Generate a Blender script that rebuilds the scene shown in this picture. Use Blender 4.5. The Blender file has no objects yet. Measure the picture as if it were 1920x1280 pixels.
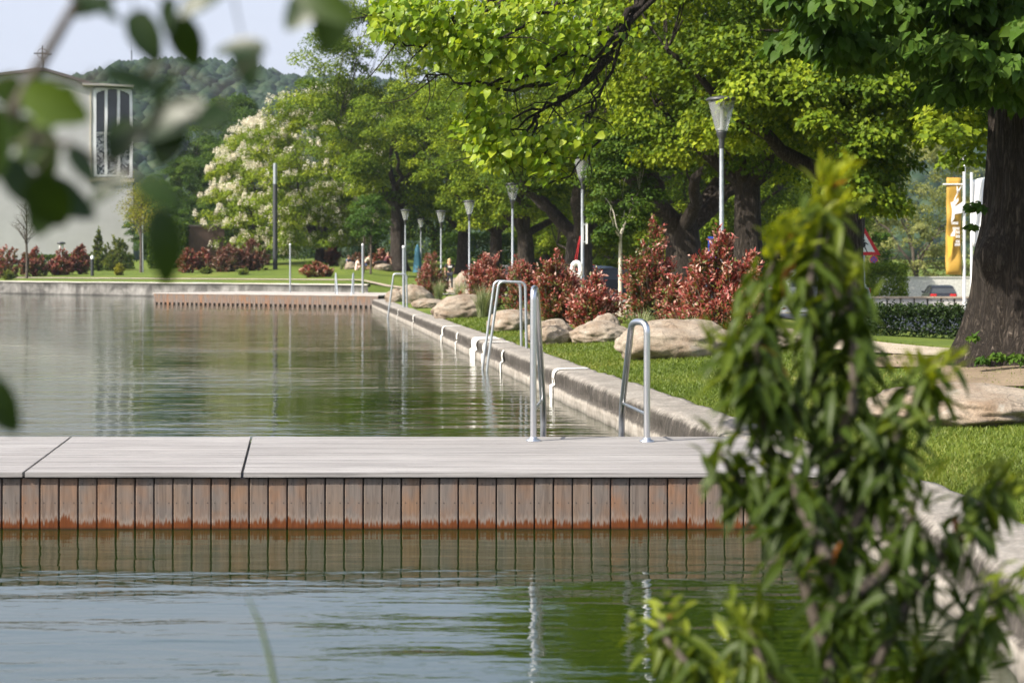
import bpy, bmesh, math, random
import numpy as np
from mathutils import Vector, Matrix
R = math.radians
S = bpy.context.scene
COL = S.collection
# ------------------------------------------------------------------ camera, world, sun, exposure
EYE = 1.63
cam_d = bpy.data.cameras.new('camera'); cam = bpy.data.objects.new('camera', cam_d); COL.objects.link(cam)
cam.location = (0, 0, EYE); cam.rotation_euler = (R(90), 0, 0)
cam_d.sensor_width = 36; cam_d.lens = 60; cam_d.shift_y = -135/1920
cam_d.clip_start = .05; cam_d.clip_end = 5000
cam_d.dof.use_dof = True; cam_d.dof.focus_distance = 16; cam_d.dof.aperture_fstop = 3.5
S.camera = cam
SUN_EL, SUN_AZ = 42, -119          # azimuth from +Y clockwise
sd = Vector((math.sin(R(SUN_AZ))*math.cos(R(SUN_EL)), math.cos(R(SUN_AZ))*math.cos(R(SUN_EL)), math.sin(R(SUN_EL))))
W = bpy.data.worlds.new('World'); S.world = W; W.use_nodes = True
wn = W.node_tree.nodes; wl = W.node_tree.links
sky = wn.new('ShaderNodeTexSky'); sky.sky_type = 'NISHITA'; sky.sun_disc = False
sky.sun_elevation = R(SUN_EL); sky.sun_rotation = R(SUN_AZ % 360)
sky.air_density = 1.0; sky.dust_density = 5.0; sky.ozone_density = 2.0
bg = wn['Background']; bg.inputs['Strength'].default_value = .14
# thin bright cloud veil over the clear sky
vtc = wn.new('ShaderNodeTexCoord'); vmp = wn.new('ShaderNodeMapping'); vmp.inputs['Scale'].default_value = (1, 1, 3.5)
vno = wn.new('ShaderNodeTexNoise'); vno.inputs['Scale'].default_value = 1.6; vno.inputs['Detail'].default_value = 5; vno.inputs['Roughness'].default_value = .5
vmr = wn.new('ShaderNodeMapRange'); vmr.inputs[1].default_value = .3; vmr.inputs[2].default_value = .7; vmr.inputs[3].default_value = .62; vmr.inputs[4].default_value = .9
vmx = wn.new('ShaderNodeMix'); vmx.data_type = 'RGBA'; vcr = wn.new('ShaderNodeValToRGB'); vcr.color_ramp.elements[0].position = .15; vcr.color_ramp.elements[0].color = (.33, .35, .41, 1); vcr.color_ramp.elements[1].position = .32; vcr.color_ramp.elements[1].color = (.44, .52, .66, 1)
vsc = wn.new('ShaderNodeMix'); vsc.data_type = 'RGBA'; vsc.blend_type = 'MULTIPLY'; vsc.inputs[0].default_value = 1; vsc.inputs[7].default_value = (10, 10, 10, 1); wl.new(vcr.outputs[0], vsc.inputs[6]); wl.new(vsc.outputs[2], vmx.inputs[7])
wl.new(vtc.outputs['Generated'], vmp.inputs['Vector']); wl.new(vmp.outputs[0], vno.inputs['Vector']); wl.new(vno.outputs['Fac'], vmr.inputs[0])
vsp = wn.new('ShaderNodeSeparateXYZ'); wl.new(vtc.outputs['Generated'], vsp.inputs[0]); wl.new(vsp.outputs[2], vcr.inputs[0])
vhz = wn.new('ShaderNodeMapRange'); vhz.inputs[1].default_value = .12; vhz.inputs[2].default_value = .6; vhz.inputs[3].default_value = 1.; vhz.inputs[4].default_value = .22; wl.new(vsp.outputs[2], vhz.inputs[0])
vmu = wn.new('ShaderNodeMath'); vmu.operation = 'MULTIPLY'; wl.new(vmr.outputs[0], vmu.inputs[0]); wl.new(vhz.outputs[0], vmu.inputs[1])
wl.new(vmu.outputs[0], vmx.inputs[0]); wl.new(sky.outputs['Color'], vmx.inputs[6]); wl.new(vmx.outputs[2], bg.inputs['Color'])
sun_d = bpy.data.lights.new('sun', 'SUN'); sun = bpy.data.objects.new('sun', sun_d); COL.objects.link(sun)
sun_d.energy = 5.0; sun_d.angle = R(.5); sun_d.color = (1, .93, .82)
sun.rotation_euler = sd.to_track_quat('Z', 'Y').to_euler()
S.view_settings.view_transform = 'Standard'; S.view_settings.look = 'None'
S.view_settings.exposure = .80; S.view_settings.gamma = 1; S.view_settings.use_curve_mapping = False
S.cycles.max_bounces = 8; S.cycles.transparent_max_bounces = 10; S.cycles.volume_bounces = 0
S.cycles.caustics_reflective = False; S.cycles.caustics_refractive = False
rng = np.random.default_rng(7); random.seed(7)

def P(px, py, Y): return Vector(((px-960)/3200*Y, Y, EYE-(py-505)/3200*Y))
def sst(a, b, x):
    t = np.clip((np.asarray(x, float)-a)/(b-a), 0, 1); return t*t*(3-2*t)
# ------------------------------------------------------------------ shore and terrain
SHORE_Y = np.array([3.5, 5.2, 6.4, 8.0, 9.5, 11.0, 13, 90.0]); 
SHORE_X = np.array([1.5, 1.75, 2.0, 2.08, 2.05, 1.86, 1.62, 3.27-.127*90])
def edge(Y): return np.interp(Y, SHORE_Y, SHORE_X)
def edge_ext(Y):
    Y = np.asarray(Y, float); return np.where(Y > 90, 3.27-.127*Y, edge(Y))
WALL_END = (3.27-.127*90, 90.0)
def wall_y(X): return 90+(WALL_END[0]-np.asarray(X, float))*(26/27)
def G(X, Y):
    X = np.asarray(X, float); Y = np.asarray(Y, float)
    s = X-edge_ext(Y)
    right = .31+.07*sst(.42, .6, s)+.11*sst(.5, 3, s)-.12*sst(6, 9.5, s)-.30*sst(8.5, 13, s)-.08*sst(13, 22, s)
    right = right+.16*np.exp(-((Y-17)/5.)**2)*sst(2.5, 4.5, s)*(1-sst(9, 14, s))
    right = right-.9*sst(78, 108, Y)*sst(10, 20, X)
    t = np.where(X < WALL_END[0], Y-wall_y(X), Y-(96+(X+8)*2))
    far = np.where(t > 0, .84+.031*np.minimum(t, 60), .84+.06*t)
    k = .05; h = np.clip(.5+.5*(far-right)/k, 0, 1)
    z = right*(1-h)+far*h+k*h*(1-h)
    back = Y < 5.0
    return np.where(back, np.where(Y < 4.6, .40+.0*X, np.minimum(z, .4)), z)
def ground_at(px, Y):
    X = (px-960)/3200*Y; return Vector((X, Y, float(G(X, Y))))
# ------------------------------------------------------------------ helpers
def tag(o, label=None, cat=None, group=None, kind=None):
    if label: o['label'] = label
    if cat: o['category'] = cat
    if group: o['group'] = group
    if kind: o['kind'] = kind
    return o
def empty(name, loc, label=None, cat=None, group=None, rz=0):
    o = bpy.data.objects.new(name, None); COL.objects.link(o); o.location = loc; o.rotation_euler = (0, 0, rz)
    o.empty_display_size = .2
    return tag(o, label, cat, group)
def link_mesh(name, me, mats, parent=None):
    o = bpy.data.objects.new(name, me); COL.objects.link(o)
    for m in (mats if isinstance(mats, (list, tuple)) else [mats]): me.materials.append(m)
    if parent is not None: o.parent = parent
    return o
def copy_tree(o, parent=None):
    c = o.copy(); COL.objects.link(c); c.parent = parent
    for ch in list(o.children): copy_tree(ch, c)
    return c
def np_mesh(name, V, F, rnd=None, smooth=False, mi=None):
    """V n*3, F m*k (all faces the same size)."""
    V = np.ascontiguousarray(V, np.float32); F = np.ascontiguousarray(F, np.int32)
    me = bpy.data.meshes.new(name); m, k = F.shape
    me.vertices.add(len(V)); me.vertices.foreach_set('co', V.ravel())
    me.loops.add(m*k); me.loops.foreach_set('vertex_index', F.ravel())
    me.polygons.add(m); me.polygons.foreach_set('loop_start', np.arange(0, m*k, k, dtype=np.int32))
    try: me.polygons.foreach_set('loop_total', np.full(m, k, np.int32))
    except Exception: pass
    if smooth: me.polygons.foreach_set('use_smooth', np.ones(m, bool))
    if mi is not None: me.polygons.foreach_set('material_index', np.asarray(mi, np.int32))
    if rnd is not None:
        a = me.attributes.new('rnd', 'FLOAT', 'FACE'); a.data.foreach_set('value', np.asarray(rnd, np.float32))
    me.update(calc_edges=True); return me
class MB:
    """collects shapes into one mesh"""
    def __init__(s): s.v = []; s.f = []; s.r = []; s.m = []; s.sm = []
    def add(s, V, F, r=0., m=0, smooth=False):
        n = len(s.v); s.v += [tuple(v) for v in V]
        for f in F: s.f.append([i+n for i in f]); s.r.append(r); s.m.append(m); s.sm.append(smooth)
        return s
    def box(s, a, b, M=None, r=0., m=0, bev=0.):
        bm = bmesh.new(); bmesh.ops.create_cube(bm, size=1)
        a = Vector(a); b = Vector(b)
        for v in bm.verts: v.co = Vector((a[i]+(v.co[i]+.5)*(b[i]-a[i]) for i in range(3)))
        if bev: bmesh.ops.bevel(bm, geom=bm.edges[:], offset=bev, segments=2, affect='EDGES', profile=.5)
        V = [(M @ v.co) if M else v.co.copy() for v in bm.verts]; bm.verts.index_update()
        F = [[v.index for v in f.verts] for f in bm.faces]; bm.free()
        return s.add(V, F, r, m)
    def tube(s, pts, rad, seg=10, caps=True, r=0., m=0, smooth=True):
        pts = [Vector(p) for p in pts]; n = len(pts)
        if not hasattr(rad, '__len__'): rad = [rad]*n
        V = []; prev = None
        for i, p in enumerate(pts):
            t = (pts[min(i+1, n-1)]-pts[max(i-1, 0)]).normalized()
            if prev is None:
                u = t.cross(Vector((0, 0, 1)) if abs(t.z) < .95 else Vector((1, 0, 0))).normalized()
            else:
                u = (prev-t*prev.dot(t)); u = u.normalized() if u.length > 1e-6 else t.orthogonal().normalized()
            prev = u; w = t.cross(u)
            for k in range(seg):
                a = 2*math.pi*k/seg; V.append(p+(u*math.cos(a)+w*math.sin(a))*rad[i])
        F = []
        for i in range(n-1):
            for k in range(seg):
                k2 = (k+1) % seg; F.append([i*seg+k, i*seg+k2, (i+1)*seg+k2, (i+1)*seg+k])
        s.add(V, F, r, m, smooth)
        if caps:
            s.add(V[:seg], [list(range(seg))[::-1]], r, m); s.add(V[-seg:], [list(range(seg))], r, m)
        return s
    def lathe(s, prof, c=(0, 0, 0), seg=24, r=0., m=0, smooth=True):
        V = []; F = []; c = Vector(c)
        for (q, z) in prof:
            for k in range(seg):
                a = 2*math.pi*k/seg; V.append(c+Vector((q*math.cos(a), q*math.sin(a), z)))
        for i in range(len(prof)-1):
            for k in range(seg):
                k2 = (k+1) % seg; F.append([i*seg+k, i*seg+k2, (i+1)*seg+k2, (i+1)*seg+k])
        s.add(V, F, r, m, smooth)
        if prof[0][0] > 1e-4: s.add(V[:seg], [list(range(seg))[::-1]], r, m)
        if prof[-1][0] > 1e-4: s.add(V[-seg:], [list(range(seg))], r, m)
        return s
    def prism(s, poly, d0, d1, M=None, r=0., m=0):
        """poly in x,z extruded along y"""
        n = len(poly)
        V = [Vector((x, d0, z)) for x, z in poly]+[Vector((x, d1, z)) for x, z in poly]
        if M: V = [M @ v for v in V]
        F = [list(range(n)), list(range(n, 2*n))[::-1]]+[[i, (i+1) % n, n+(i+1) % n, n+i][::-1] for i in range(n)]
        return s.add(V, F, r, m)
    def ball(s, c, rad, sub=2, r=0., m=0, fn=None):
        bm = bmesh.new(); bmesh.ops.create_icosphere(bm, subdivisions=sub, radius=1)
        c = Vector(c); rad = Vector(rad) if hasattr(rad, '__len__') else Vector((rad,)*3)
        V = []
        for v in bm.verts:
            p = v.co.copy(); k = fn(p) if fn else 1
            V.append(c+Vector((p.x*rad.x, p.y*rad.y, p.z*rad.z))*k)
        bm.verts.index_update(); F = [[v.index for v in f.verts] for f in bm.faces]; bm.free()
        return s.add(V, F, r, m, True)
    def build(s, name, mats, parent=None):
        me = bpy.data.meshes.new(name); me.from_pydata(s.v, [], s.f)
        a = me.attributes.new('rnd', 'FLOAT', 'FACE'); a.data.foreach_set('value', np.array(s.r, np.float32))
        me.polygons.foreach_set('material_index', np.array(s.m, np.int32))
        me.polygons.foreach_set('use_smooth', np.array(s.sm, bool)); me.update()
        return link_mesh(name, me, mats, parent)
from mathutils import noise as mnoise
def fbm(p, o=4): return mnoise.fractal(Vector(p), 1.0, 2.0, o)
# ------------------------------------------------------------------ materials
class NT:
    def __init__(s, name):
        s.m = bpy.data.materials.new(name); s.m.use_nodes = True; s.t = s.m.node_tree; s.t.nodes.clear()
        s.out = s.n('ShaderNodeOutputMaterial')
    def n(s, ty, **kw):
        o = s.t.nodes.new(ty)
        for k, v in kw.items():
            if hasattr(o, k) and k not in o.inputs: setattr(o, k, v)
        return o
    def l(s, a, b): s.t.links.new(a, b)
    def setv(s, sock, v):
        if isinstance(v, bpy.types.NodeSocket): s.l(v, sock)
        elif isinstance(v, (tuple, list)) and len(v) == 3 and sock.type == 'RGBA': sock.default_value = (*v, 1)
        else: sock.default_value = v
    def coord(s, scale=(1, 1, 1), kind='Object', rot=(0, 0, 0)):
        c = s.n('ShaderNodeTexCoord'); mp = s.n('ShaderNodeMapping')
        mp.inputs['Scale'].default_value = scale; mp.inputs['Rotation'].default_value = rot
        s.l(c.outputs[kind], mp.inputs['Vector']); return mp.outputs['Vector']
    def geo(s, scale=(1, 1, 1)):
        c = s.n('ShaderNodeNewGeometry'); mp = s.n('ShaderNodeMapping'); mp.inputs['Scale'].default_value = scale
        s.l(c.outputs['Position'], mp.inputs['Vector']); return mp.outputs['Vector']
    def noise(s, vec, scale=5, detail=4, rough=.55, dist=0):
        o = s.n('ShaderNodeTexNoise'); s.l(vec, o.inputs['Vector'])
        for k, v in (('Scale', scale), ('Detail', detail), ('Roughness', rough), ('Distortion', dist)): o.inputs[k].default_value = v
        return o.outputs['Fac']
    def ramp(s, f, stops):
        o = s.n('ShaderNodeValToRGB'); s.l(f, o.inputs['Fac']); e = o.color_ramp.elements
        while len(e) < len(stops): e.new(.5)
        for x, (p, c) in zip(e, stops): x.position = p; x.color = (*c, 1) if len(c) == 3 else c
        return o.outputs['Color']
    def mix(s, f, a, b, mode='MIX'):
        o = s.n('ShaderNodeMix', data_type='RGBA', blend_type=mode); s.setv(o.inputs[0], f); s.setv(o.inputs[6], a); s.setv(o.inputs[7], b)
        return o.outputs[2]
    def math(s, op, a, b=0., clamp=False):
        o = s.n('ShaderNodeMath', operation=op, use_clamp=clamp); s.setv(o.inputs[0], a); s.setv(o.inputs[1], b); return o.outputs[0]
    def mapr(s, v, a, b, c=0., d=1.):
        o = s.n('ShaderNodeMapRange'); s.l(v, o.inputs[0])
        for i, x in enumerate((a, b, c, d)): o.inputs[i+1].default_value = x
        return o.outputs[0]
    def attr(s, name='rnd'):
        o = s.n('ShaderNodeAttribute'); o.attribute_name = name; return o.outputs['Fac']
    def sep(s, v):
        o = s.n('ShaderNodeSeparateXYZ'); s.l(v, o.inputs[0]); return o.outputs
    def bump(s, h, strength=.3, dist=.01):
        o = s.n('ShaderNodeBump'); s.l(h, o.inputs['Height']); o.inputs['Strength'].default_value = strength; o.inputs['Distance'].default_value = dist
        return o.outputs['Normal']
    def bsdf(s, base, rough=.6, metal=0., spec=.5, normal=None, **kw):
        b = s.n('ShaderNodeBsdfPrincipled'); s.setv(b.inputs['Base Color'], base); s.setv(b.inputs['Roughness'], rough)
        s.setv(b.inputs['Metallic'], metal); s.setv(b.inputs['Specular IOR Level'], spec)
        if normal is not None: s.l(normal, b.inputs['Normal'])
        for k, v in kw.items(): s.setv(b.inputs[k.replace('_', ' ')], v)
        return b.outputs[0]
    def done(s, sh): s.l(sh, s.out.inputs['Surface']); return s.m
def simple(name, c, rough=.6, metal=0., var=.15, scale=8., spec=.5):
    t = NT(name); f = t.noise(t.coord(), scale, 5, .6)
    d = tuple(x*(1-var) for x in c); u = tuple(min(1, x*(1+var)) for x in c)
    return t.done(t.bsdf(t.ramp(f, [(.3, d), (.7, u)]), rough, metal, spec, t.bump(f, .15, .004)))
def leaf_mat(name, stops, trans=.38, tcol=(1.3, 1.25, .45), rough=.55, spec=.12):
    t = NT(name); r = t.attr(); c = t.ramp(r, stops)
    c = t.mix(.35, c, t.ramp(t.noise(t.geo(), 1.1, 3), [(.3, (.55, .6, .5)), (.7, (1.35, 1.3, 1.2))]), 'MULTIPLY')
    b = t.bsdf(c, rough, 0, spec)
    tr = t.n('ShaderNodeBsdfTranslucent'); t.l(t.mix(1, c, tcol, 'MULTIPLY'), tr.inputs['Color'])
    mx = t.n('ShaderNodeMixShader'); mx.inputs[0].default_value = trans; t.l(b, mx.inputs[1]); t.l(tr.outputs[0], mx.inputs[2])
    return t.done(mx.outputs[0])
M = {}
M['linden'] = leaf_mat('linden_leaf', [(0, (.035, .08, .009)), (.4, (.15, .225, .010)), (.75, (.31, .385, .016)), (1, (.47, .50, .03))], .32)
M['linden_shaded'] = leaf_mat('linden_leaf_shaded', [(0, (.022, .052, .008)), (.4, (.085, .14, .010)), (.75, (.19, .25, .014)), (1, (.36, .40, .03))], .3)  # darkened copy of the linden leaf colours, standing in for shade
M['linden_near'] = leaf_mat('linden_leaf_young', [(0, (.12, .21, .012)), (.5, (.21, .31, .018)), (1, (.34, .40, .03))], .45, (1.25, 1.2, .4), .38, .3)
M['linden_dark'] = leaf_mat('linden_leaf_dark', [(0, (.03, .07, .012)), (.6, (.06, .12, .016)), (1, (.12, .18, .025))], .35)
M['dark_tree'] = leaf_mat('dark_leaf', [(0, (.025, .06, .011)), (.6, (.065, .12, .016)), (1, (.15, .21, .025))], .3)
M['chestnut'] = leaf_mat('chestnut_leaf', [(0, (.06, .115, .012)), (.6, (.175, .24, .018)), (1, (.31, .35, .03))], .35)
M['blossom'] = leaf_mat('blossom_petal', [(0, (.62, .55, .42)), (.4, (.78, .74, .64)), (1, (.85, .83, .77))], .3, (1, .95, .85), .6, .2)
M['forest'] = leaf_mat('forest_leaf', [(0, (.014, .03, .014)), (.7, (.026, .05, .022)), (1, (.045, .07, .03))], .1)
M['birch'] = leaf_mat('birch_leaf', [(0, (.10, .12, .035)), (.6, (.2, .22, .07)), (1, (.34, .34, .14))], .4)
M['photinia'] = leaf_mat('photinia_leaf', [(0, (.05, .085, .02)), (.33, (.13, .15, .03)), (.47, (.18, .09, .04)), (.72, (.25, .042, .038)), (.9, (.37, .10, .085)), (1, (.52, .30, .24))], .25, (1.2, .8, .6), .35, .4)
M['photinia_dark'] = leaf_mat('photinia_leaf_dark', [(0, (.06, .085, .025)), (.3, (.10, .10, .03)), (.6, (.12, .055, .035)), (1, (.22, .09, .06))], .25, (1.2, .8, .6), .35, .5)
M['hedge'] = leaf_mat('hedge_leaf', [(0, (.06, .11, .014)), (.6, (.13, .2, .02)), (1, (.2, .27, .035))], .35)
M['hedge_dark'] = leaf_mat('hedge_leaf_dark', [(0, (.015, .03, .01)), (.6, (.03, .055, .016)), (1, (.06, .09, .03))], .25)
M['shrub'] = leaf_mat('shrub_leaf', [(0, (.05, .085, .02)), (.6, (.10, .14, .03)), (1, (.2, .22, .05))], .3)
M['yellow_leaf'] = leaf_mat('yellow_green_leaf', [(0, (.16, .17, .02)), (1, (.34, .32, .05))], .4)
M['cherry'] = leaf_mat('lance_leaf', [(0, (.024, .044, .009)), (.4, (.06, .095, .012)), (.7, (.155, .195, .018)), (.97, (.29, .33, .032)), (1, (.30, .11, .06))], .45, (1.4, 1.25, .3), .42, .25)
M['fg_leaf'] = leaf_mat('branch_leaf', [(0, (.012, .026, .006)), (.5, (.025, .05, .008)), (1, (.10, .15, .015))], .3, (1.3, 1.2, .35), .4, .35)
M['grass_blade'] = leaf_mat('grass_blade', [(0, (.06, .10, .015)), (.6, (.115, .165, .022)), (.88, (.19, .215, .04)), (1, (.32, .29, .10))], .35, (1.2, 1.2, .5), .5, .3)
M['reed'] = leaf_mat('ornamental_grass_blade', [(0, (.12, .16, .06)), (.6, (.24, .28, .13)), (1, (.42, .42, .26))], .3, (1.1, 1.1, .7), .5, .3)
def bark(name, a, b):
    t = NT(name); v = t.coord((9, 9, 1.1)); f = t.noise(v, 2.2, 6, .65, .6); g = t.noise(t.coord(), 1.3, 3)
    h = t.math('ABSOLUTE', t.math('SUBTRACT', f, .5)); h = t.mapr(h, 0, .16)
    c = t.mix(h, tuple(x*.35 for x in a), t.ramp(g, [(.3, a), (.7, b)]))
    return t.done(t.bsdf(c, .9, 0, .2, t.bump(h, .9, .05)))
M['bark'] = bark('linden_bark', (.075, .06, .048), (.14, .115, .095))
M['bark_light'] = bark('young_bark', (.22, .18, .14), (.34, .29, .24))
M['whitewash'] = simple('whitewashed_bark', (.5, .47, .38), .8, 0, .2, 10)
M['twig'] = simple('twig_bark', (.055, .042, .032), .8)
# grass ground
t = NT('lawn'); p = t.geo()
n1 = t.noise(p, .35, 4); n2 = t.noise(p, 3.5, 5, .7); n3 = t.noise(p, 40, 3, .7)
c = t.ramp(n1, [(.3, (.085, .125, .02)), (.55, (.12, .165, .027)), (.75, (.19, .19, .045))])
c = t.mix(.6, c, t.ramp(n2, [(.3, (.6, .65, .6)), (.75, (1.35, 1.3, 1.2))]), 'MULTIPLY')
c = t.mix(.7, c, t.ramp(n3, [(.3, (.55, .6, .5)), (.7, (1.4, 1.35, 1.3))]), 'MULTIPLY')
M['lawn'] = t.done(t.bsdf(c, .85, 0, .15, t.bump(n3, .8, .04)))
def gravel(name, a, b, sc=60):
    t = NT(name); p = t.geo(); f = t.noise(p, sc, 4, .7); g = t.noise(p, 1.2, 4)
    c = t.mix(.7, t.ramp(g, [(.3, a), (.7, b)]), t.ramp(f, [(.3, (.6, .6, .6)), (.7, (1.35, 1.35, 1.3))]), 'MULTIPLY')
    return t.done(t.bsdf(c, .9, 0, .2, t.bump(f, .5, .01)))
M['gravel'] = gravel('gravel_path', (.34, .28, .22), (.46, .39, .31))
M['soil'] = gravel('bare_soil', (.16, .12, .085), (.28, .22, .15), 25)
M['asphalt'] = gravel('pale_asphalt', (.2, .19, .185), (.28, .27, .26), 90)
# coping concrete: pale top, dark weathered front, lime-white waterline
def concrete(name, dark=1., lime=.14, h=.36):
    t = NT(name); p = t.geo(); z = t.sep(p)[2]
    fine = t.noise(p, 45, 5, .75); med = t.noise(p, 4, 5, .65); st = t.noise(t.geo((6, 6, .8)), 2.2, 5, .7)
    top = t.ramp(med, [(.3, (.20, .18, .16)), (.7, (.34, .315, .285))])
    top = t.mix(.75, top, t.ramp(fine, [(.32, (.5, .5, .5)), (.66, (1.35, 1.35, 1.3))]), 'MULTIPLY')
    front = t.ramp(st, [(.34, (.035*dark, .031*dark, .026*dark)), (.6, (.085*dark, .075*dark, .064*dark)), (.78, (.25, .22, .19))])
    front = t.mix(.6, front, t.ramp(fine, [(.3, (.55, .55, .55)), (.7, (1.3, 1.3, 1.3))]), 'MULTIPLY')
    low = t.ramp(med, [(.3, (.21, .185, .155)), (.7, (.40, .37, .325))])
    zz = t.math('ADD', z, t.math('MULTIPLY', t.math('SUBTRACT', st, .5), .10))
    c = t.mix(t.mapr(zz, lime-.02, lime+.015), low, front); c = t.mix(t.mapr(zz, h-.055, h-.01), c, top)
    wet = t.mapr(zz, .0, .05, .45, 1.); c = t.mix(1, c, wet, 'MULTIPLY')
    hh = t.math('ADD', fine, t.math('MULTIPLY', st, 1.5))
    return t.done(t.bsdf(c, .9, 0, .25, t.bump(hh, .8, .02)))
M['coping'] = concrete('weathered_coping')
t = NT('far_wall_concrete'); p = t.geo(); z = t.sep(p)[2]
a = t.noise(t.geo((1, 1, 1.6)), .55, 5, .6, .4); b = t.noise(t.geo((2.5, 2.5, .5)), 1.3, 5, .7); f = t.noise(p, 14, 4, .7)
c = t.ramp(a, [(.38, (.085, .082, .078)), (.5, (.17, .165, .155)), (.62, (.27, .262, .25))])
c = t.mix(.55, c, t.ramp(b, [(.35, (.5, .5, .48)), (.65, (1.2, 1.2, 1.2))]), 'MULTIPLY')
c = t.mix(t.mapr(z, .76, .80), c, (.42, .4, .36))
c = t.mix(1, c, t.mapr(z, .03, .12, .4, 1.), 'MULTIPLY')
M['far_wall'] = t.done(t.bsdf(c, .9, 0, .2, t.bump(f, .4, .01)))
M['white_paint'] = simple('white_wall_paint', (.58, .56, .52), .9, 0, .3, 9, .15)
def deckwood(name, a, b, rotz=0.):
    t = NT(name); r = t.attr(); v = t.coord((.8, 55, 55), 'Object', (0, 0, rotz)); g = t.noise(v, 1.6, 6, .7, .3); m = t.noise(t.coord(), 1.2, 3)
    c = t.ramp(g, [(.34, tuple(x*.5 for x in a)), (.5, a), (.68, b)])
    c = t.mix(.5, c, t.ramp(r, [(0, (.8, .79, .78)), (1, (1.15, 1.14, 1.13))]), 'MULTIPLY')
    c = t.mix(.4, c, t.ramp(m, [(.3, (.85, .82, .8)), (.7, (1.1, 1.1, 1.1))]), 'MULTIPLY')
    return t.done(t.bsdf(c, .75, 0, .3, t.bump(g, .5, .004)))
M['deck'] = deckwood('silvered_deck_wood', (.255, .245, .24), (.385, .372, .365))
M['deck_far'] = deckwood('silvered_deck_wood_far', (.40, .37, .34), (.5, .47, .44), R(-34))
def cladwood(name, wet=True, scale=1.):
    t = NT(name); r = t.attr(); p = t.geo(); x, y, z = t.sep(p)
    off = t.n('ShaderNodeCombineXYZ'); t.l(t.math('MULTIPLY', r, 37.), off.inputs[1]); t.l(t.math('MULTIPLY', r, 11.), off.inputs[2])
    vv = t.n('ShaderNodeVectorMath', operation='ADD'); t.l(t.geo((26, 4, 1.6)), vv.inputs[0]); t.l(off.outputs[0], vv.inputs[1])
    g = t.noise(vv.outputs[0], 1.5, 7, .65, .9)
    v2 = t.n('ShaderNodeVectorMath', operation='ADD'); t.l(t.geo((3.5, 2, 2.4)), v2.inputs[0]); t.l(off.outputs[0], v2.inputs[1])
    w = t.noise(v2.outputs[0], 1.3, 3, .6)
    c = t.ramp(t.math('FRACT', t.math('MULTIPLY', r, 7.31)), [(0, (.19, .115, .072)), (.35, (.165, .125, .098)), (.7, (.21, .105, .055)), (1, (.145, .115, .096))])
    c = t.mix(t.mapr(w, .38, .62), c, (.145, .122, .108))
    c = t.mix(.75, c, t.ramp(g, [(.3, (.5, .47, .45)), (.5, (1, 1, 1)), (.7, (1.35, 1.3, 1.25))]), 'MULTIPLY')
    if wet:
        wv = t.noise(vv.outputs[0], 3.2, 4, .7); w3 = t.noise(t.geo((5, 1, .4)), 1., 2)
        edge_h = t.math('ADD', t.math('MULTIPLY', t.mapr(wv, .4, .8), .075), t.math('ADD', t.math('MULTIPLY', t.mapr(w3, .58, .75), .06), t.math('MULTIPLY', t.math('SUBTRACT', t.math('FRACT', t.math('MULTIPLY', r, 13.7)), .5), .022)))
        d = t.math('SUBTRACT', z, t.math('ADD', edge_h, .03))
        k = t.mapr(d, -.012, .014, 1., 0.)
        c = t.mix(k, c, t.mix(.5, (.12, .036, .011), t.ramp(g, [(.3, (.06, .02, .007)), (.7, (.18, .06, .018))])))
        c = t.mix(t.mapr(z, .0, .016, 1., 0.), c, (.03, .014, .007))
        pale = t.math('MULTIPLY', t.mapr(d, .008, .04, 1., 0.), t.math('SUBTRACT', 1., k)); c = t.mix(t.math('MULTIPLY', pale, .5), c, (.27, .23, .2))
        rough = t.mapr(d, 0, .01, .3, .75)
    else: rough = .75
    return t.done(t.bsdf(c, rough, 0, .3, t.bump(g, .5, .006)))
M['clad'] = cladwood('weathered_cladding')
M['clad_far'] = cladwood('weathered_cladding_far', False)
M['dark_wood'] = simple('dark_backing_wood', (.02, .015, .012), .6)  # near-black tone of the backing block behind the board gaps
M['steel'] = NT('brushed_steel'); t = M['steel']; f = t.noise(t.coord((3, 3, 60)), 4, 3)
M['steel'] = t.done(t.bsdf((.62, .62, .63), t.mapr(f, .2, .8, .26, .4), 1.))
M['galv'] = simple('galvanised_metal', (.42, .45, .47), .42, .75, .12, 12)
M['dark_metal'] = simple('dark_grey_metal', (.055, .058, .062), .45, .3, .2, 10)
M['white_metal'] = simple('white_lacquer', (.75, .75, .74), .35, 0, .04)
M['screw'] = simple('screw_head', (.06, .05, .045), .5, .6)
t = NT('clear_lamp_glass'); tr = t.n('ShaderNodeBsdfTransparent'); tr.inputs[0].default_value = (.86, .89, .88, 1)
gl = t.n('ShaderNodeBsdfGlossy'); gl.inputs['Roughness'].default_value = .08; fr = t.n('ShaderNodeFresnel'); fr.inputs[0].default_value = 1.5
df = t.n('ShaderNodeBsdfDiffuse'); df.inputs[0].default_value = (.8, .82, .82, 1); m0 = t.n('ShaderNodeMixShader'); m0.inputs[0].default_value = .22; t.l(tr.outputs[0], m0.inputs[1]); t.l(df.outputs[0], m0.inputs[2])
mx = t.n('ShaderNodeMixShader'); t.l(t.mapr(fr.outputs[0], 0, 1, .06, .75), mx.inputs[0]); t.l(m0.outputs[0], mx.inputs[1]); t.l(gl.outputs[0], mx.inputs[2])
M['lamp_glass'] = t.done(mx.outputs[0])
t = NT('granite_boulder'); p = t.coord(); f = t.noise(p, 42, 4, .75); m = t.noise(p, 2.3, 5, .6); g = t.noise(p, 7, 5, .7)
c = t.ramp(m, [(.3, (.20, .145, .10)), (.5, (.28, .235, .185)), (.7, (.345, .30, .245))])
c = t.mix(.55, c, t.ramp(f, [(.32, (.45, .43, .42)), (.5, (1, 1, 1)), (.7, (1.35, 1.33, 1.3))]), 'MULTIPLY')
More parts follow.
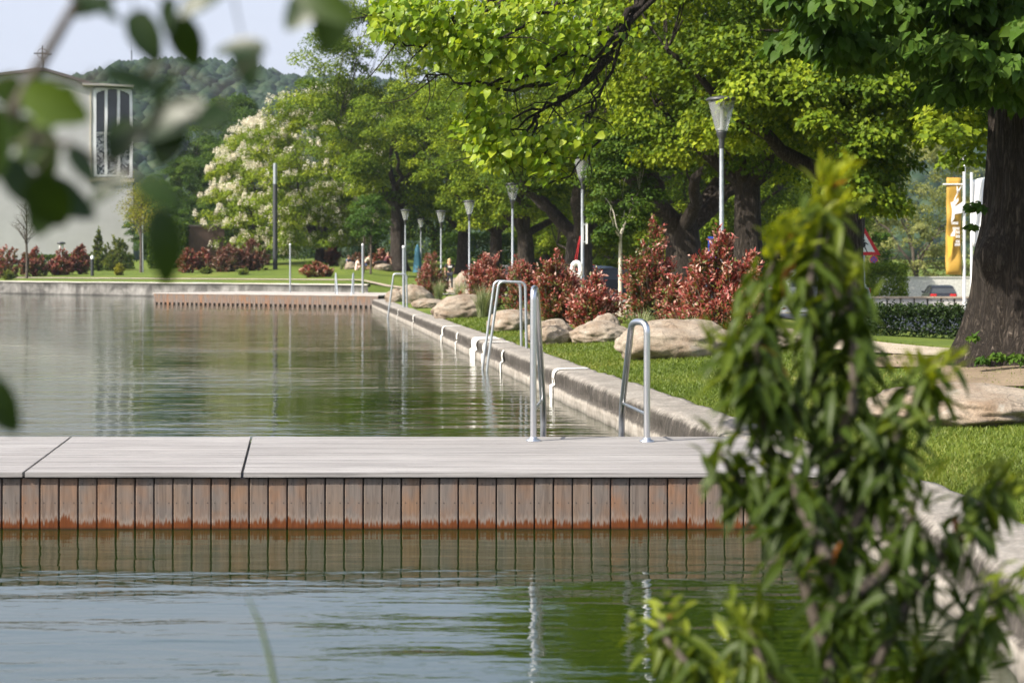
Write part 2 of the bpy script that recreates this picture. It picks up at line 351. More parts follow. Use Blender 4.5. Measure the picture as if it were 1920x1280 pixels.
c = t.mix(.4, c, t.ramp(g, [(.3, (.7, .65, .6)), (.7, (1.15, 1.15, 1.15))]), 'MULTIPLY')
vo = t.n('ShaderNodeTexVoronoi'); vo.feature = 'DISTANCE_TO_EDGE'; vo.inputs['Scale'].default_value = 1.7; dv = t.n('ShaderNodeVectorMath', operation='ADD'); t.l(t.coord((1, 1, 1.8)), dv.inputs[0]); nz = t.n('ShaderNodeTexNoise'); nz.inputs['Scale'].default_value = 2.5; t.l(t.coord(), nz.inputs['Vector']); t.l(nz.outputs['Color'], dv.inputs[1]); t.l(dv.outputs[0], vo.inputs['Vector'])
cr = t.mapr(vo.outputs['Distance'], 0, .02, .55, 1.); c = t.mix(1, c, cr, 'MULTIPLY'); sp_ = t.noise(p, 90, 2, .8); c = t.mix(t.mapr(sp_, .6, .66, 0, .7), c, (.09, .075, .06)); lic = t.noise(p, 5, 4, .7); c = t.mix(t.mapr(lic, .6, .68, 0, .45), c, (.34, .33, .29))
M['rock'] = t.done(t.bsdf(c, .9, 0, .2, t.bump(t.math('ADD', t.math('MULTIPLY', f, .5), g), .7, .03)))
# water
t = NT('pond_water'); p = t.geo((1, 1, 1))
w1 = t.noise(t.geo((.55, 2.2, 1)), 1.1, 2, .5, .3); w2 = t.noise(t.geo((1.1, 4.2, 1)), 2.2, 3, .55, .4); w3 = t.noise(t.geo((3, 7, 1)), 4, 2, .5)
h = t.math('ADD', t.math('ADD', t.math('MULTIPLY', w1, 1.35), t.math('MULTIPLY', w2, .3)), t.math('MULTIPLY', w3, .05))
patch = t.mapr(t.noise(t.geo((.12, .3, 1)), .9, 2), .35, .65, .55, 1.25)
bp = t.n('ShaderNodeBump'); t.l(t.math('MULTIPLY', h, patch), bp.inputs['Height']); bp.inputs['Strength'].default_value = 1.; bp.inputs['Distance'].default_value = .014
M['water'] = t.done(t.bsdf((.008, .018, .002), .02, 0, .5, bp.outputs[0], IOR=1.8))
M['plaster'] = simple('grey_church_plaster', (.47, .46, .45), .9, 0, .07, .5)
M['cream'] = simple('cream_plaster_trim', (.5, .45, .34), .9)
M['dark_glass'] = simple('dark_window_glass', (.05, .055, .06), .12)
t = NT('stained_glass'); p = t.coord((1, 1, 1)); br = t.n('ShaderNodeTexVoronoi'); br.distance = 'CHEBYCHEV'; br.inputs['Scale'].default_value = 4.2; t.l(p, br.inputs['Vector'])
M['stained'] = t.done(t.bsdf(t.ramp(t.sep(br.outputs['Color'])[0], [(.3, (.04, .045, .06)), (.5, (.2, .21, .22)), (.75, (.5, .5, .5))]), .2))
M['roof_sheet'] = simple('pale_roof_sheet', (.55, .5, .45), .5)
M['roof_dark'] = simple('dark_roof_edge', (.12, .1, .09), .6)
t = NT('shed_boards'); x = t.sep(t.coord())[0]; wv = t.math('FRACT', t.math('MULTIPLY', x, 7.)); g = t.noise(t.coord((12, 12, .8)), 1.5, 5)
c = t.mix(t.mapr(wv, .0, .14, .0, 1.), (.02, .014, .012), t.ramp(g, [(.3, (.085, .05, .04)), (.7, (.14, .085, .068))]))
M['shed'] = t.done(t.bsdf(c, .8))
M['pale_concrete'] = simple('pale_concrete', (.5, .48, .44), .85)
def plain(name, c, rough=.5, metal=0.): return simple(name, c, rough, metal, .03)
M['skin'] = plain('skin', (.5, .29, .2), .55)
M['blonde'] = plain('blonde_hair', (.55, .4, .2), .6)
M['brown_hair'] = plain('brown_hair', (.06, .035, .02), .6)
M['black_cloth'] = plain('black_cloth', (.012, .012, .014), .85)
M['navy_cloth'] = plain('navy_denim', (.03, .035, .05), .85)
M['pale_cloth'] = plain('pale_pink_cloth', (.75, .55, .48), .85)
M['cream_cloth'] = plain('cream_cloth', (.6, .56, .42), .85)
M['maroon_cloth'] = plain('maroon_cloth', (.12, .03, .04), .85)
M['blue_cloth'] = plain('grey_blue_cloth', (.12, .14, .24), .85)
M['white_cloth'] = plain('white_print', (.8, .8, .8), .7)
M['red'] = plain('sign_red', (.6, .015, .02), .4); M['blue'] = plain('sign_blue', (.02, .06, .4), .4); M['white'] = plain('sign_white', (.8, .8, .78), .4)
M['black'] = plain('sign_black', (.01, .01, .01), .5)
M['gold'] = plain('banner_gold', (.40, .235, .03), .7); M['gold_light'] = plain('banner_yellow', (.75, .5, .06), .7)
M['teal'] = plain('turquoise_canvas', (.03, .13, .19), .7)
M['car_dark'] = plain('dark_grey_car_paint', (.03, .032, .04), .25, .3); M['car_blue'] = plain('grey_blue_car_paint', (.14, .17, .22), .25, .4)
M['car_white'] = plain('white_car_paint', (.7, .7, .7), .25); M['tyre'] = plain('tyre_rubber', (.02, .02, .02), .8)
M['tail'] = plain('tail_lamp_red', (.5, .02, .02), .2); M['plank_bench'] = simple('bench_plank', (.33, .27, .2), .7)

# ------------------------------------------------------------------ setting: ground, water, walls
def build_ground():
    pts = []
    for x in (-160, -80, -40, -20, -10, -6, -4, -3, -2, -1, 0, .8, 1.3): pts.append((x, 4.6, 0, -1))
    for a in (-75, -50, -25): pts.append((1.6, 4.9, math.cos(R(a)), math.sin(R(a))))
    ys = list(np.arange(5.2, 16, .45))+list(np.arange(16, 45, .9))+list(np.arange(45, 90, 1.8))
    for y in ys: pts.append((float(edge(y)), y, 1, 0))
    for a in range(0, 91, 6): pts.append((WALL_END[0], 90, math.cos(R(a)), math.sin(R(a))))
    x = WALL_END[0]-1.
    while x > -70: pts.append((x, float(wall_y(x)), 0, 1)); x -= 1.8
    pts.append((-160, 160, -.3, 1)); pts.append((-500, 180, -.5, 1))
    offs = [.12, .25, .4, .55, .75]+list(np.arange(1, 24, .55))+[25, 28, 32, 37, 43, 50, 58, 68, 80, 95, 115, 140, 170, 210, 270, 350, 480, 650, 900, 1300, 1800]
    pts = np.array(pts); offs = np.array(offs)
    X = pts[:, None, 0]+pts[:, None, 2]*offs; Y = pts[:, None, 1]+pts[:, None, 3]*offs
    Z = G(X, Y)-.004
    k = np.where(pts[:, 3:4]*np.ones_like(offs) == 0, 1, 1)
    V = np.stack([X, Y, Z], -1).reshape(-1, 3); n = len(offs); m = len(pts)
    i, j = np.meshgrid(np.arange(m-1), np.arange(n-1), indexing='ij'); a = (i*n+j).ravel()
    F = np.stack([a, a+1, a+n+1, a+n], -1)
    o = link_mesh('ground', np_mesh('ground', V, F, np.zeros(len(F)), True), M['lawn']); tag(o, kind='structure')
build_ground()
wb = MB(); wb.add([(-170, -2, 0), (7, -2, 0), (7, 150, 0), (-170, 150, 0)], [[0, 1, 2, 3]]); tag(wb.build('water', M['water']), kind='structure')

def sweep(path, prof, jitter=0., seed=0):
    """path: list of (x,y,ox,oy) with outward normal; prof: (s,z) list"""
    V = []; n = len(prof)
    for i, (x, y, ox, oy) in enumerate(path):
        for j, (s_, z) in enumerate(prof):
            q = Vector((x+ox*s_, y+oy*s_, z))
            if jitter and 0 < j < n-1:
                d = fbm((q.x*2.3+seed, q.y*2.3, q.z*6), 4)*jitter; q.x += ox*d; q.y += oy*d; q.z += d*.4
            V.append(q)
    F = [[i*n+j, i*n+j+1, (i+1)*n+j+1, (i+1)*n+j] for i in range(len(path)-1) for j in range(n-1)]
    return V, F
cop_prof = [(.0, -.6), (0, .0), (0, .08), (.0, .15), (.035, .165), (.035, .2), (.03, .26), (.035, .31), (.06, .345), (.10, .36), (.2, .362), (.32, .365), (.45, .37), (.5, .368), (.52, .25)]
ysw = list(np.arange(5.3, 24, .14))+list(np.arange(24, 50, .4))+list(np.arange(50, 90.1, 1))
cp = [(float(edge(y)), float(y), 1, 0) for y in ysw]
V, F = sweep(cp, cop_prof, .035)
b = MB(); b.add(V, F, 0, 0, True); coping = b.build('pool_wall', M['coping'])
tag(coping, 'long weathered concrete coping wall between the water and the lawn', 'wall')
mark_prof = [(-.004, .0), (-.004, .152), (.03, .172), (.02, .26), (.026, .315), (.052, .352), (.097, .368), (.2, .371), (.46, .376)]
for (y0, w, full) in ((21.6, .14, 1), (27.0, .10, 0), (29.6, .14, 1), (30.9, .95, 1), (34.6, .12, 0), (38.0, .14, 1), (47.5, .12, 1), (54.6, .12, 0)):
    pr = mark_prof if full else mark_prof[:6]
    pth = [(float(edge(y0+q))-.012, y0+q, 1, 0) for q in np.linspace(0, w*1.8 if w < .5 else w, 7)]
    V, F = sweep(pth, pr, .012, 5); b = MB(); b.add(V, F, 0, 0, True); b.build('painted_mark', M['white_paint'], coping)
xs = np.arange(WALL_END[0]+.6, -75, -1.0)
V, F = sweep([(float(x), float(wall_y(x)), .35, .94) for x in xs], [(0, -.5), (0, .1), (.02, .4), (.03, .76), (.0, .775), (-.03, .78), (-.03, .85), (.3, .855), (.34, .7)], .05)
b = MB(); b.add(V, F, 0, 0, True); fw = b.build('bank_wall', M['far_wall'])
tag(fw, 'grey stained concrete bank wall across the far end of the pond', 'wall')
def drape(name, mat, left, right, up=.02, n=4):
    """strip between two polylines on the terrain"""
    V = []; 
    for a, c in zip(left, right):
        for k in range(n+1):
            u = k/n; x = a[0]*(1-u)+c[0]*u; y = a[1]*(1-u)+c[1]*u; V.append((x, y, float(G(x, y))+up))
    m = n+1; F = [[i*m+k, i*m+k+1, (i+1)*m+k+1, (i+1)*m+k] for i in range(len(left)-1) for k in range(n)]
    b = MB(); b.add(V, F, 0, 0, True); return tag(b.build(name, mat), kind='structure')
yy = np.arange(17, 112, 1.2)
lat0 = lambda y: 3.7+.9*math.sin(y*.13)+sst(17, 40, y)*1.5
drape('path', M['gravel'], [(float(edge_ext(y))+lat0(y), y) for y in yy], [(float(edge_ext(y))+lat0(y)+1.7, y) for y in yy], .025)
yy = np.arange(26, 150, 2.0)
drape('road', M['asphalt'], [(float(edge_ext(y))+11.2, y) for y in yy], [(float(edge_ext(y))+30+max(0, 60-y)*.2, y) for y in yy], .03, 8)
yy = np.arange(13.5, 24, .5)
drape('bare_soil', M['soil'], [(5.2-1.0*math.sin((y-13.5)/10.5*3.14)-.3*math.sin(y*2), y) for y in yy], [(5.4+1.9*math.sin((y-13.5)/10.5*3.14)+.3*math.sin(y*1.7), y) for y in yy], .015, 6)
xs = np.arange(-70, 3, 1.5)
fy = lambda x: float(wall_y(x))+5.2 if x < WALL_END[0] else 95.2-(x-WALL_END[0])*.15
drape('far_path', M['gravel'], [(x, fy(x)) for x in xs], [(x, fy(x)+1.3) for x in xs], .03)

# ------------------------------------------------------------------ decks
def near_deck():
    root = empty('wooden_deck', (-2, 11.8, 0), 'long silvered wooden deck with upright cladding boards standing in the near water', 'deck')
    y0, y1, zt = 10.69, 12.98, .36
    sk = -.127
    joints = [-6.6, -3.06, -1.69, 3.15]
    inv = Matrix.Translation((2, -11.8, 0))
    for a, c in zip(joints[:-1], joints[1:]):
        b = MB(); nb = 16; bw = (y1-y0)/nb
        for k in range(nb):
            ya = y0+k*bw+(.0 if k == 0 else .005); yb = y0+(k+1)*bw-.005; r_ = random.random()
            g = .009
            zz = zt-.0015*random.random()
            V = []
            for z in (zt-.03, zz):
                for (yq, xq) in ((ya, a+g), (ya, c-g), (yb, c-g), (yb, a+g)): V.append(inv @ Vector((xq+sk*(yq-y0), yq, z)))
            b.add(V, [[0, 3, 2, 1], [4, 5, 6, 7], [0, 1, 5, 4], [1, 2, 6, 5], [2, 3, 7, 6], [3, 0, 4, 7]], r_)
        b.build('deck_panel', M['deck'], root)
    b = MB(); x = -6.55; sb = MB()
    while x < 2.15:
        w = .1195; r_ = random.random(); yo = y0+.028+random.uniform(-.003, .003); g = .0045
        q = [(x+g, yo+.03), (x+g, yo+.004), (x+g+.004, yo), (x+w-g-.004, yo), (x+w-g, yo+.004), (x+w-g, yo+.03)]
        n = len(q); V = [inv @ Vector((u, v, z)) for z in (-.35, .318) for u, v in q]
        F = [[i, (i+1) % n, n+(i+1) % n, n+i] for i in range(n)]+[list(range(n))[::-1], list(range(n, 2*n))]
        b.add(V, F, r_)
        for z in (.285, .165):
            for u in (x+.025, x+w-.025):
                u += random.uniform(-.003, .003)
                b.add([inv @ Vector((u+.0045*math.cos(k*1.047), yo-.0012, z+.0045*math.sin(k*1.047))) for k in range(6)], [[0, 1, 2, 3, 4, 5]], r_, 1)
        x += w
    b.build('cladding', [M['clad'], M['screw']], root)
    b = MB(); b.box((-6.5, y0+.075, -.5), (2.2, y1-.08, .322), inv); b.build('substructure', M['dark_wood'], root)
near_deck()
def far_deck():
    A = Vector((-16.9, 80.4, 0)); B = Vector((-5.7, 72.6, 0)); d = (B-A); L = d.length; d.normalize()
    root = empty('wooden_deck', A, 'distant low wooden jetty with notched cladding at the far end of the pond', 'deck', None, math.atan2(d.y, d.x))
    dep = 6.5
    b = MB(); nb = 30
    for k in range(nb): b.box((-.05, k*dep/nb+.004, .49), (L, (k+1)*dep/nb-.004, .53), None, random.random())
    b.build('deck_panel', M['deck_far'], root)
    b = MB(); n = int(L/.145)
    for k in range(n):
        z0 = -.15 if (k % 2 == 0) else .09
        b.box((k*.145+.004, .02, z0), ((k+1)*.145-.004, .05, .485), None, random.random())
    for k in range(int(dep/.145)):
        b.box((-.03, .06+k*.145, -.15), (.0, .06+(k+1)*.145-.014, .485), None, random.random())
    b.build('cladding', M['clad_far'], root)
    b = MB(); b.box((.03, .09, -.3), (L, dep-.1, .488)); b.build('substructure', M['dark_wood'], root)
    return A, d, root
FA, FD, froot = far_deck()
# ------------------------------------------------------------------ rails and ladders
def arc(pts, rad=.1, n=6):
    """round the corners of a polyline"""
    pts = [Vector(p) for p in pts]; out = [pts[0]]
    for a, b, c in zip(pts[:-2], pts[1:-1], pts[2:]):
        u = (a-b); v = (c-b); r_ = min(rad, u.length*.49, v.length*.49); p = b+u.normalized()*r_; q = b+v.normalized()*r_
        for k in range(n+1):
            s_ = k/n; out.append(p*(1-s_)**2+b*2*s_*(1-s_)+q*s_**2)
    return out+[pts[-1]]
def handrail(base, top, kink, foot, bar, label, hoop, r_=.0245):
    root = empty('handrail', base, label, 'handrail', 'steel handrails on the near deck')
    b = MB(); B = Vector(base); rel = lambda q: Vector(q)-B
    T = Vector((B.x, B.y, top.z)); path = arc([B, T, T+Vector((hoop[0], hoop[1], 0)), kink], .085, 10); path = path[:-1]+arc([path[-2], kink, foot], .12, 8)[1:]
    b.tube([rel(q) for q in path], r_, 14); b.build('rail', M['steel'], root)
    b = MB(); b.lathe([(.055, 0), (.055, .008), (.03, .018), (.027, .03)], (0, 0, 0), 20); b.build('foot_flange', M['steel'], root)
    k2 = kink*.0+Vector((foot.x, foot.y, bar)); b = MB(); b.tube([rel(Vector((B.x, B.y, bar-.02))), rel(k2)], .012, 10); b.build('crossbar', M['steel'], root)
zt = .36
ba = P(1000, 826, 12.66); bb = P(1213, 828, 12.60); ba.z = bb.z = zt
handrail(ba, P(1000, 541, 12.66), P(1019, 765, 13.55), P(1018, 890, 13.55), .60, 'taller curved steel handrail on the near deck edge', (.022, .17))
handrail(bb, P(1212, 604, 12.6), P(1166, 765, 13.5), P(1165, 890, 13.5), .58, 'shorter curved steel handrail nearer the lawn on the near deck', (-.10, .17))
def coping_ladder(y, sep, pxs, label, top, r_=.022, one=False):
    """two bent tubes from the coping out over the water"""
    e0 = float(edge(y)); root = empty('pool_ladder', (e0+.35, y, .36), label, 'ladder', 'steel ladders on the coping')
    for k in ([0] if one else [0, 1]):
        yo = k*sep; de = float(edge(y+yo))-e0
        pts = arc([(de+.08, yo, -.02), (de+.06, yo, top-.36), (de-.36, yo, top-.34), (de-.55, yo, -.30), (de-.58, yo, -.75)], .09, 6)
        b = MB(); b.tube(pts, r_, 12); b.build('rail', M['galv'], root)
    if not one:
        b = MB()
        for z in (-.45, -.68): b.tube([(-.56, 0, z), (-.56, sep-.06, z)], .02, 8)
        b.build('rung', M['galv'], root)
coping_ladder(27.3, .62, 0, 'twin rail steel ladder climbing from the coping into the water', 1.42)
coping_ladder(56.5, .5, 0, 'single bent steel ladder rail far along the coping', 1.47, .03, True)
def post(px, Y, ztop, label, r_=.045, mat='galv', cat='post', z0=None, name='metal_post'):
    p = ground_at(px, Y); 
    if z0 is not None: p.z = z0
    root = empty(name, p, label, cat)
    b = MB(); b.tube([(0, 0, -.1), (0, 0, ztop-p.z)], r_, 12); b.build('pole', M[mat], root)
    b = MB(); b.lathe([(r_*1.15, 0), (r_*1.15, .05), (r_*.6, .07)], (0, 0, ztop-p.z), 12); b.build('cap', M['white_metal'], root)
post(757, 56.9, 2.35, 'tall pale metal post standing on the coping beside the single ladder', .05, z0=.36)
post(680, 79, 2.75, 'grey metal post at the lawn end of the distant jetty', .05, z0=.50)
post(544, 82, 2.8, 'thin grey post on the distant jetty in front of the bank wall', .04, z0=.5)
# ladder on the far deck
def far_ladder():
    root = empty('pool_ladder', P(645, 548, 76.6), 'bright steel ladder with two slanting rails on the distant jetty', 'ladder', 'steel ladders on the coping')
    o = root.location
    for px, Y in ((629, 77.2), (663, 75.5)):
        p = P(px, 548, Y); p.z = .53; q = P(px+(4 if px < 640 else -4), 560, Y-1.3); q.z = .3
        f = q.copy(); f.z = -.5
        top = 1.45
        b = MB(); b.tube([v-o for v in arc([p, Vector((p.x, p.y, top)), Vector((p.x*.8+q.x*.2, p.y*.8+q.y*.2, top)), Vector((q.x, q.y, .55)), f], .12, 5)], .032, 10); b.build('rail', M['galv'], root)
far_ladder()
# ------------------------------------------------------------------ lamps
def make_lamp(loc):
    root = empty('street_lamp', loc)
    H = 4.05
    b = MB(); b.tube([(0, 0, -.1), (0, 0, 1.0), (0, 0, 1.02), (0, 0, H-.28)], [.058, .056, .048, .042], 14); b.build('pole', M['galv'], root)
    b = MB(); b.lathe([(.05, -.3), (.055, -.12), (.06, -.1), (.085, -.05), (.10, .02), (.105, .05), (.02, .055)], (0, 0, H-.1), 20); b.build('collar', M['dark_metal'], root)
    g = MB(); g.lathe([(.115, -.04), (.265, .56)], (0, 0, H), 24); g = g.build('glass_shade', M['lamp_glass'], root)
    b = MB()
    for k in range(3):
        a = k*2.094+.5; b.tube([(.11*math.cos(a), .11*math.sin(a), -.04), ((.266)*math.cos(a), .266*math.sin(a), .56)], .010, 6)
    b.build('rib', M['galv'], root)
    b = MB(); b.lathe([(.25, .55), (.30, .565), (.305, .6), (.25, .64), (.08, .665), (0, .67)], (0, 0, H), 28); b.build('cap', M['dark_metal'], root)
    b = MB(); b.lathe([(.07, -.03), (.075, .0), (.03, .03), (.025, .5), (.1, .53), (.12, .55)], (0, 0, H), 16); b.build('lamp_unit', M['white_metal'], root)
    return root
lamp_lab = {760: "street lamp close to the dark side of the lone thick trunk", 1353: 'tall street lamp half under leaves, nearest the big boulder', 1092: 'street lamp carrying a white panel and a red cord on its pole', 961: 'street lamp rising behind the red shrub beside the wide boulder',
            880: 'street lamp just right of the woman in black', 827: 'street lamp directly behind the woman in black', 789: 'smallest street lamp, beside the turquoise parasol'}
lp = None
for px, top, Y in ((1353, 180, 33.2), (1092, 290, 50.2), (961, 342, 66.2), (880, 375, 83), (827, 394, 97), (789, 410, 113.5), (760, 392, 104)):
    p = ground_at(px, Y); zt_ = P(px, top, Y).z
    if lp is None: lp = make_lamp(p); o = lp
    else: o = copy_tree(lp)
    sc = (zt_-p.z)/4.72; o.location = p; o.scale = (1, 1, sc) if abs(sc-1) < .15 else (sc, sc, sc)
    tag(o, lamp_lab[px], 'street lamp', 'street lamps along the path')
exec_later = []
# panel + red cord bag on the second lamp
p = P(1100, 437, 50.1); r0 = empty('sign_panel', p, 'thin white sign panel seen edge on, fixed to a lamp pole', 'sign')
b = MB(); b.box((-.02, -.28, -.32), (.02, .28, .32), None, 0, 0, .008); b.build('plate', M['white'], r0)
for zq in (.24, -.27): b = MB(); b.box((-.12, -.02, zq), (-.02, .02, zq+.03)); b.build('bracket', M['galv'], r0)
p = P(1081, 500, 49.9); r0 = empty('lifebuoy', p, 'white lifebuoy hanging on a red cord from a lamp pole', 'lifebuoy')
b = MB(); b.tube([(.13*math.cos(a), .02, .2*math.sin(a)-.08) for a in np.linspace(0, 6.283, 25)], .075, 10); b.build('ring', M['white'], r0)
b = MB(); b.tube([(.0, .0, .15), (.12, .05, .9)], .008, 6); b.tube([(-.06, .0, .15), (.10, .05, .9)], .008, 6); b.build('cord', M['red'], r0)
# dark light column at the far bank
p = ground_at(516, 124); r0 = empty('light_column', p, 'tall dark slender light column in front of the flowering chestnuts', 'light column')
b = MB(); b.tube([(0, 0, -.1), (0, 0, 6.2)], .17, 14); b.build('pole', M['dark_metal'], r0)
b = MB(); b.tube([(0, 0, 6.2), (0, 0, 7.7)], .15, 14); b.build('light_head', M['galv'], r0)
p = ground_at(173, 121.5); r0 = empty('bollard_light', p, 'small dark bollard light with a bright tip on the far lawn', 'bollard')
b = MB(); b.tube([(0, 0, -.1), (0, 0, 1.2)], .12, 12); b.build('post', M['dark_metal'], r0)
b = MB(); b.lathe([(.13, 1.2), (.13, 1.36), (.04, 1.46)], (0, 0, 0), 12); b.build('lamp_head', M['white_metal'], r0)
p = ground_at(115, 134); r0 = empty('vent_pipe', p, 'pale pipe with a dark cap rising among the red shrubs', 'vent pipe')
b = MB(); b.tube([(0, 0, -.1), (0, 0, 2.2)], .18, 12); b.build('pipe', M['white_metal'], r0)
b = MB(); b.lathe([(.2, 2.2), (.34, 2.24), (.34, 2.34), (.1, 2.4)], (0, 0, 0), 14); b.build('cap', M['dark_metal'], r0)
post(268, 128, 5.6, 'thin blue grey pole beside the pale young tree on the far lawn', .06)

# ------------------------------------------------------------------ foliage machinery
def template(kind):
    if kind == 'kite': return np.array([(0, 0, 0), (.5, .42, .10), (0, 1, -.08), (-.5, .42, .10)]), np.array([(0, 1, 2), (0, 2, 3)])
    if kind == 'heart':
        o = [(0, 0), (.3, -.06), (.5, .16), (.46, .45), (.25, .74), (0, 1.05)]
    elif kind == 'lance': o = [(0, 0), (.3, .12), (.5, .36), (.42, .62), (.2, .84), (0, 1)]
    elif kind == 'oval': o = [(0, 0), (.36, .1), (.5, .38), (.46, .62), (.24, .88), (0, 1)]
    n = len(o); V = []
    for x, y in o: V.append((x, y, .35*abs(x)*.5-.22*y*y))
    for x, y in o[1:-1]: V.append((-x, y, .35*abs(x)*.5-.22*y*y))
    for _, y in o[1:-1]: V.append((0, y, -.22*y*y))
    Rr = [0]+list(range(1, n)); L_ = [0]+list(range(n, n+n-2))+[n-1]; C = [0]+list(range(2*n-2, 3*n-4))+[n-1]
    F = []
    for i in range(n-1):
        for a, b_ in ((C, Rr), (L_, C)):
            q = [a[i], b_[i], b_[i+1], a[i+1]]; u = list(dict.fromkeys(q))
            if len(u) == 3: F.append(u)
            elif len(u) == 4: F.append(u[:3]); F.append([u[0], u[2], u[3]])
    return np.array(V), np.array(F)
TPL = {k: template(k) for k in ('kite', 'heart', 'lance', 'oval')}
def nrm(a): return a/np.maximum(np.linalg.norm(a, axis=-1, keepdims=True), 1e-9)
def leaf_arrays(C, A, N, L, Wd, tpl='kite'):
    """centres(base), axis, normal, length, width"""
    A = nrm(A); N = nrm(N-A*np.sum(A*N, -1, keepdims=True)); Sx = np.cross(A, N)
    T, F = TPL[tpl]; L = np.asarray(L).reshape(-1, 1, 1); Wd = np.asarray(Wd).reshape(-1, 1, 1)
    V = C[:, None]+T[None, :, 0:1]*Wd*Sx[:, None]+T[None, :, 1:2]*L*A[:, None]+T[None, :, 2:3]*L*N[:, None]
    n = len(C); K = len(T); FF = (F[None]+(np.arange(n)*K)[:, None, None]).reshape(-1, 3)
    return V.reshape(-1, 3), FF, len(F)
def leaf_mesh(name, C, A, N, L, Wd, rnd, tpl='kite', smooth=False):
    V, F, k = leaf_arrays(C, A, N, L, Wd, tpl)
    return np_mesh(name, V, F, np.repeat(rnd, k), smooth)
def rdir(n, g): return nrm(g.normal(size=(n, 3)))
def clump_leaves(cent, size, per, L, g, out_c, droop=.7, bright=None, flat=.55):
    """leaf fields for clumps. returns C,A,N,L,r"""
    n = len(cent); tot = n*per; idx = np.repeat(np.arange(n), per)
    d = rdir(tot, g); d[:, 2] = np.where(d[:, 2] < -.25, -d[:, 2]*.7, d[:, 2])
    sz = size[idx][:, None]*np.array([1, 1, flat])
    rad = .45+.55*g.random(tot)[:, None]**.6
    C = cent[idx]+d*sz*rad
    C[:, 2] -= (np.hypot(d[:, 0], d[:, 1])**2)*size[idx]*.28
    out = nrm(cent-out_c)[idx]
    N = nrm(d*.7+np.array([0, 0, .55])+out*.45+g.normal(size=(tot, 3))*.42)
    A = d*np.array([1, 1, .2])+out*.3+np.array([0, 0, -droop])+g.normal(size=(tot, 3))*.5
    cb = (g.random(n) if bright is None else bright)[idx]
    r_ = np.clip(.1+.5*cb+.4*g.random(tot)-.05, 0, 1)
    return C, A, N, L*(.7+.6*g.random(tot)), r_
def crown_centres(n, R_, z0, z1, g, top=.62, inner=.5, lob=.22, low=.62):
    u = g.random(n)**.95; th = g.random(n)*2*np.pi
    prof = np.where(u < 1-top, low+(1-low)*np.sin(u/(1-top)*np.pi/2)**1.3, np.sqrt(np.clip(1-((u-(1-top))/top)**2.1, 0, 1)))
    ph = g.random(4)*6.28
    lobe = 1+lob*np.sin(3*th+ph[0]+4*u)+lob*.7*np.sin(5*th+ph[1]-7*u)
    rr = R_*prof*lobe*(inner+(1-inner)*g.random(n)**.45)
    C = np.stack([rr*np.cos(th), rr*np.sin(th), z0+(z1-z0)*u], -1)
    # droop of the skirt
    return C, u
def limb(b, a, c, r0, r1, g, n=6, wob=.06, seg=8, sag=0.):
    a = Vector(a); c = Vector(c); L_ = (c-a).length; pts = []; w = Vector(g.normal(size=3))*wob*L_
    for k in range(n+1):
        u = k/n; q = a.lerp(c, u)+w*math.sin(math.pi*u)+Vector((0, 0, sag*L_*math.sin(math.pi*u))); 
        if 0 < k < n: q += Vector(g.normal(size=3))*L_*.015
        pts.append(q)
    b.tube(pts, [r0*(1-k/n)+r1*k/n for k in range(n+1)], seg, False); return pts
def trunk_tube(b, h, r0, r1, g, lean=(0, 0), flare=.55, seg=22, n=14, burl=0.):
    V = []; sd_ = g.random()*50
    for i in range(n+1):
        u = i/n; z = -.25+(h+.25)*u; rr = r0*(1-u)+r1*u+r0*flare*math.exp(-max(z, 0)/.38/max(r0, .3)*.6)
        for k in range(seg):
            a = 2*math.pi*k/seg
            q = rr*(1+.12*math.sin(5*a+sd_)*(.3+math.exp(-max(z, 0)/.8))+.10*fbm((math.cos(a)*1.5+sd_, math.sin(a)*1.5, z*.5)))
            V.append((q*math.cos(a)+lean[0]*u*u*h, q*math.sin(a)+lean[1]*u*u*h, z))
    F = [[i*seg+k, i*seg+(k+1) % seg, (i+1)*seg+(k+1) % seg, (i+1)*seg+k] for i in range(n) for k in range(seg)]
    b.add(V, F, 0, 0, True)
    return Vector((lean[0]*h, lean[1]*h, h))
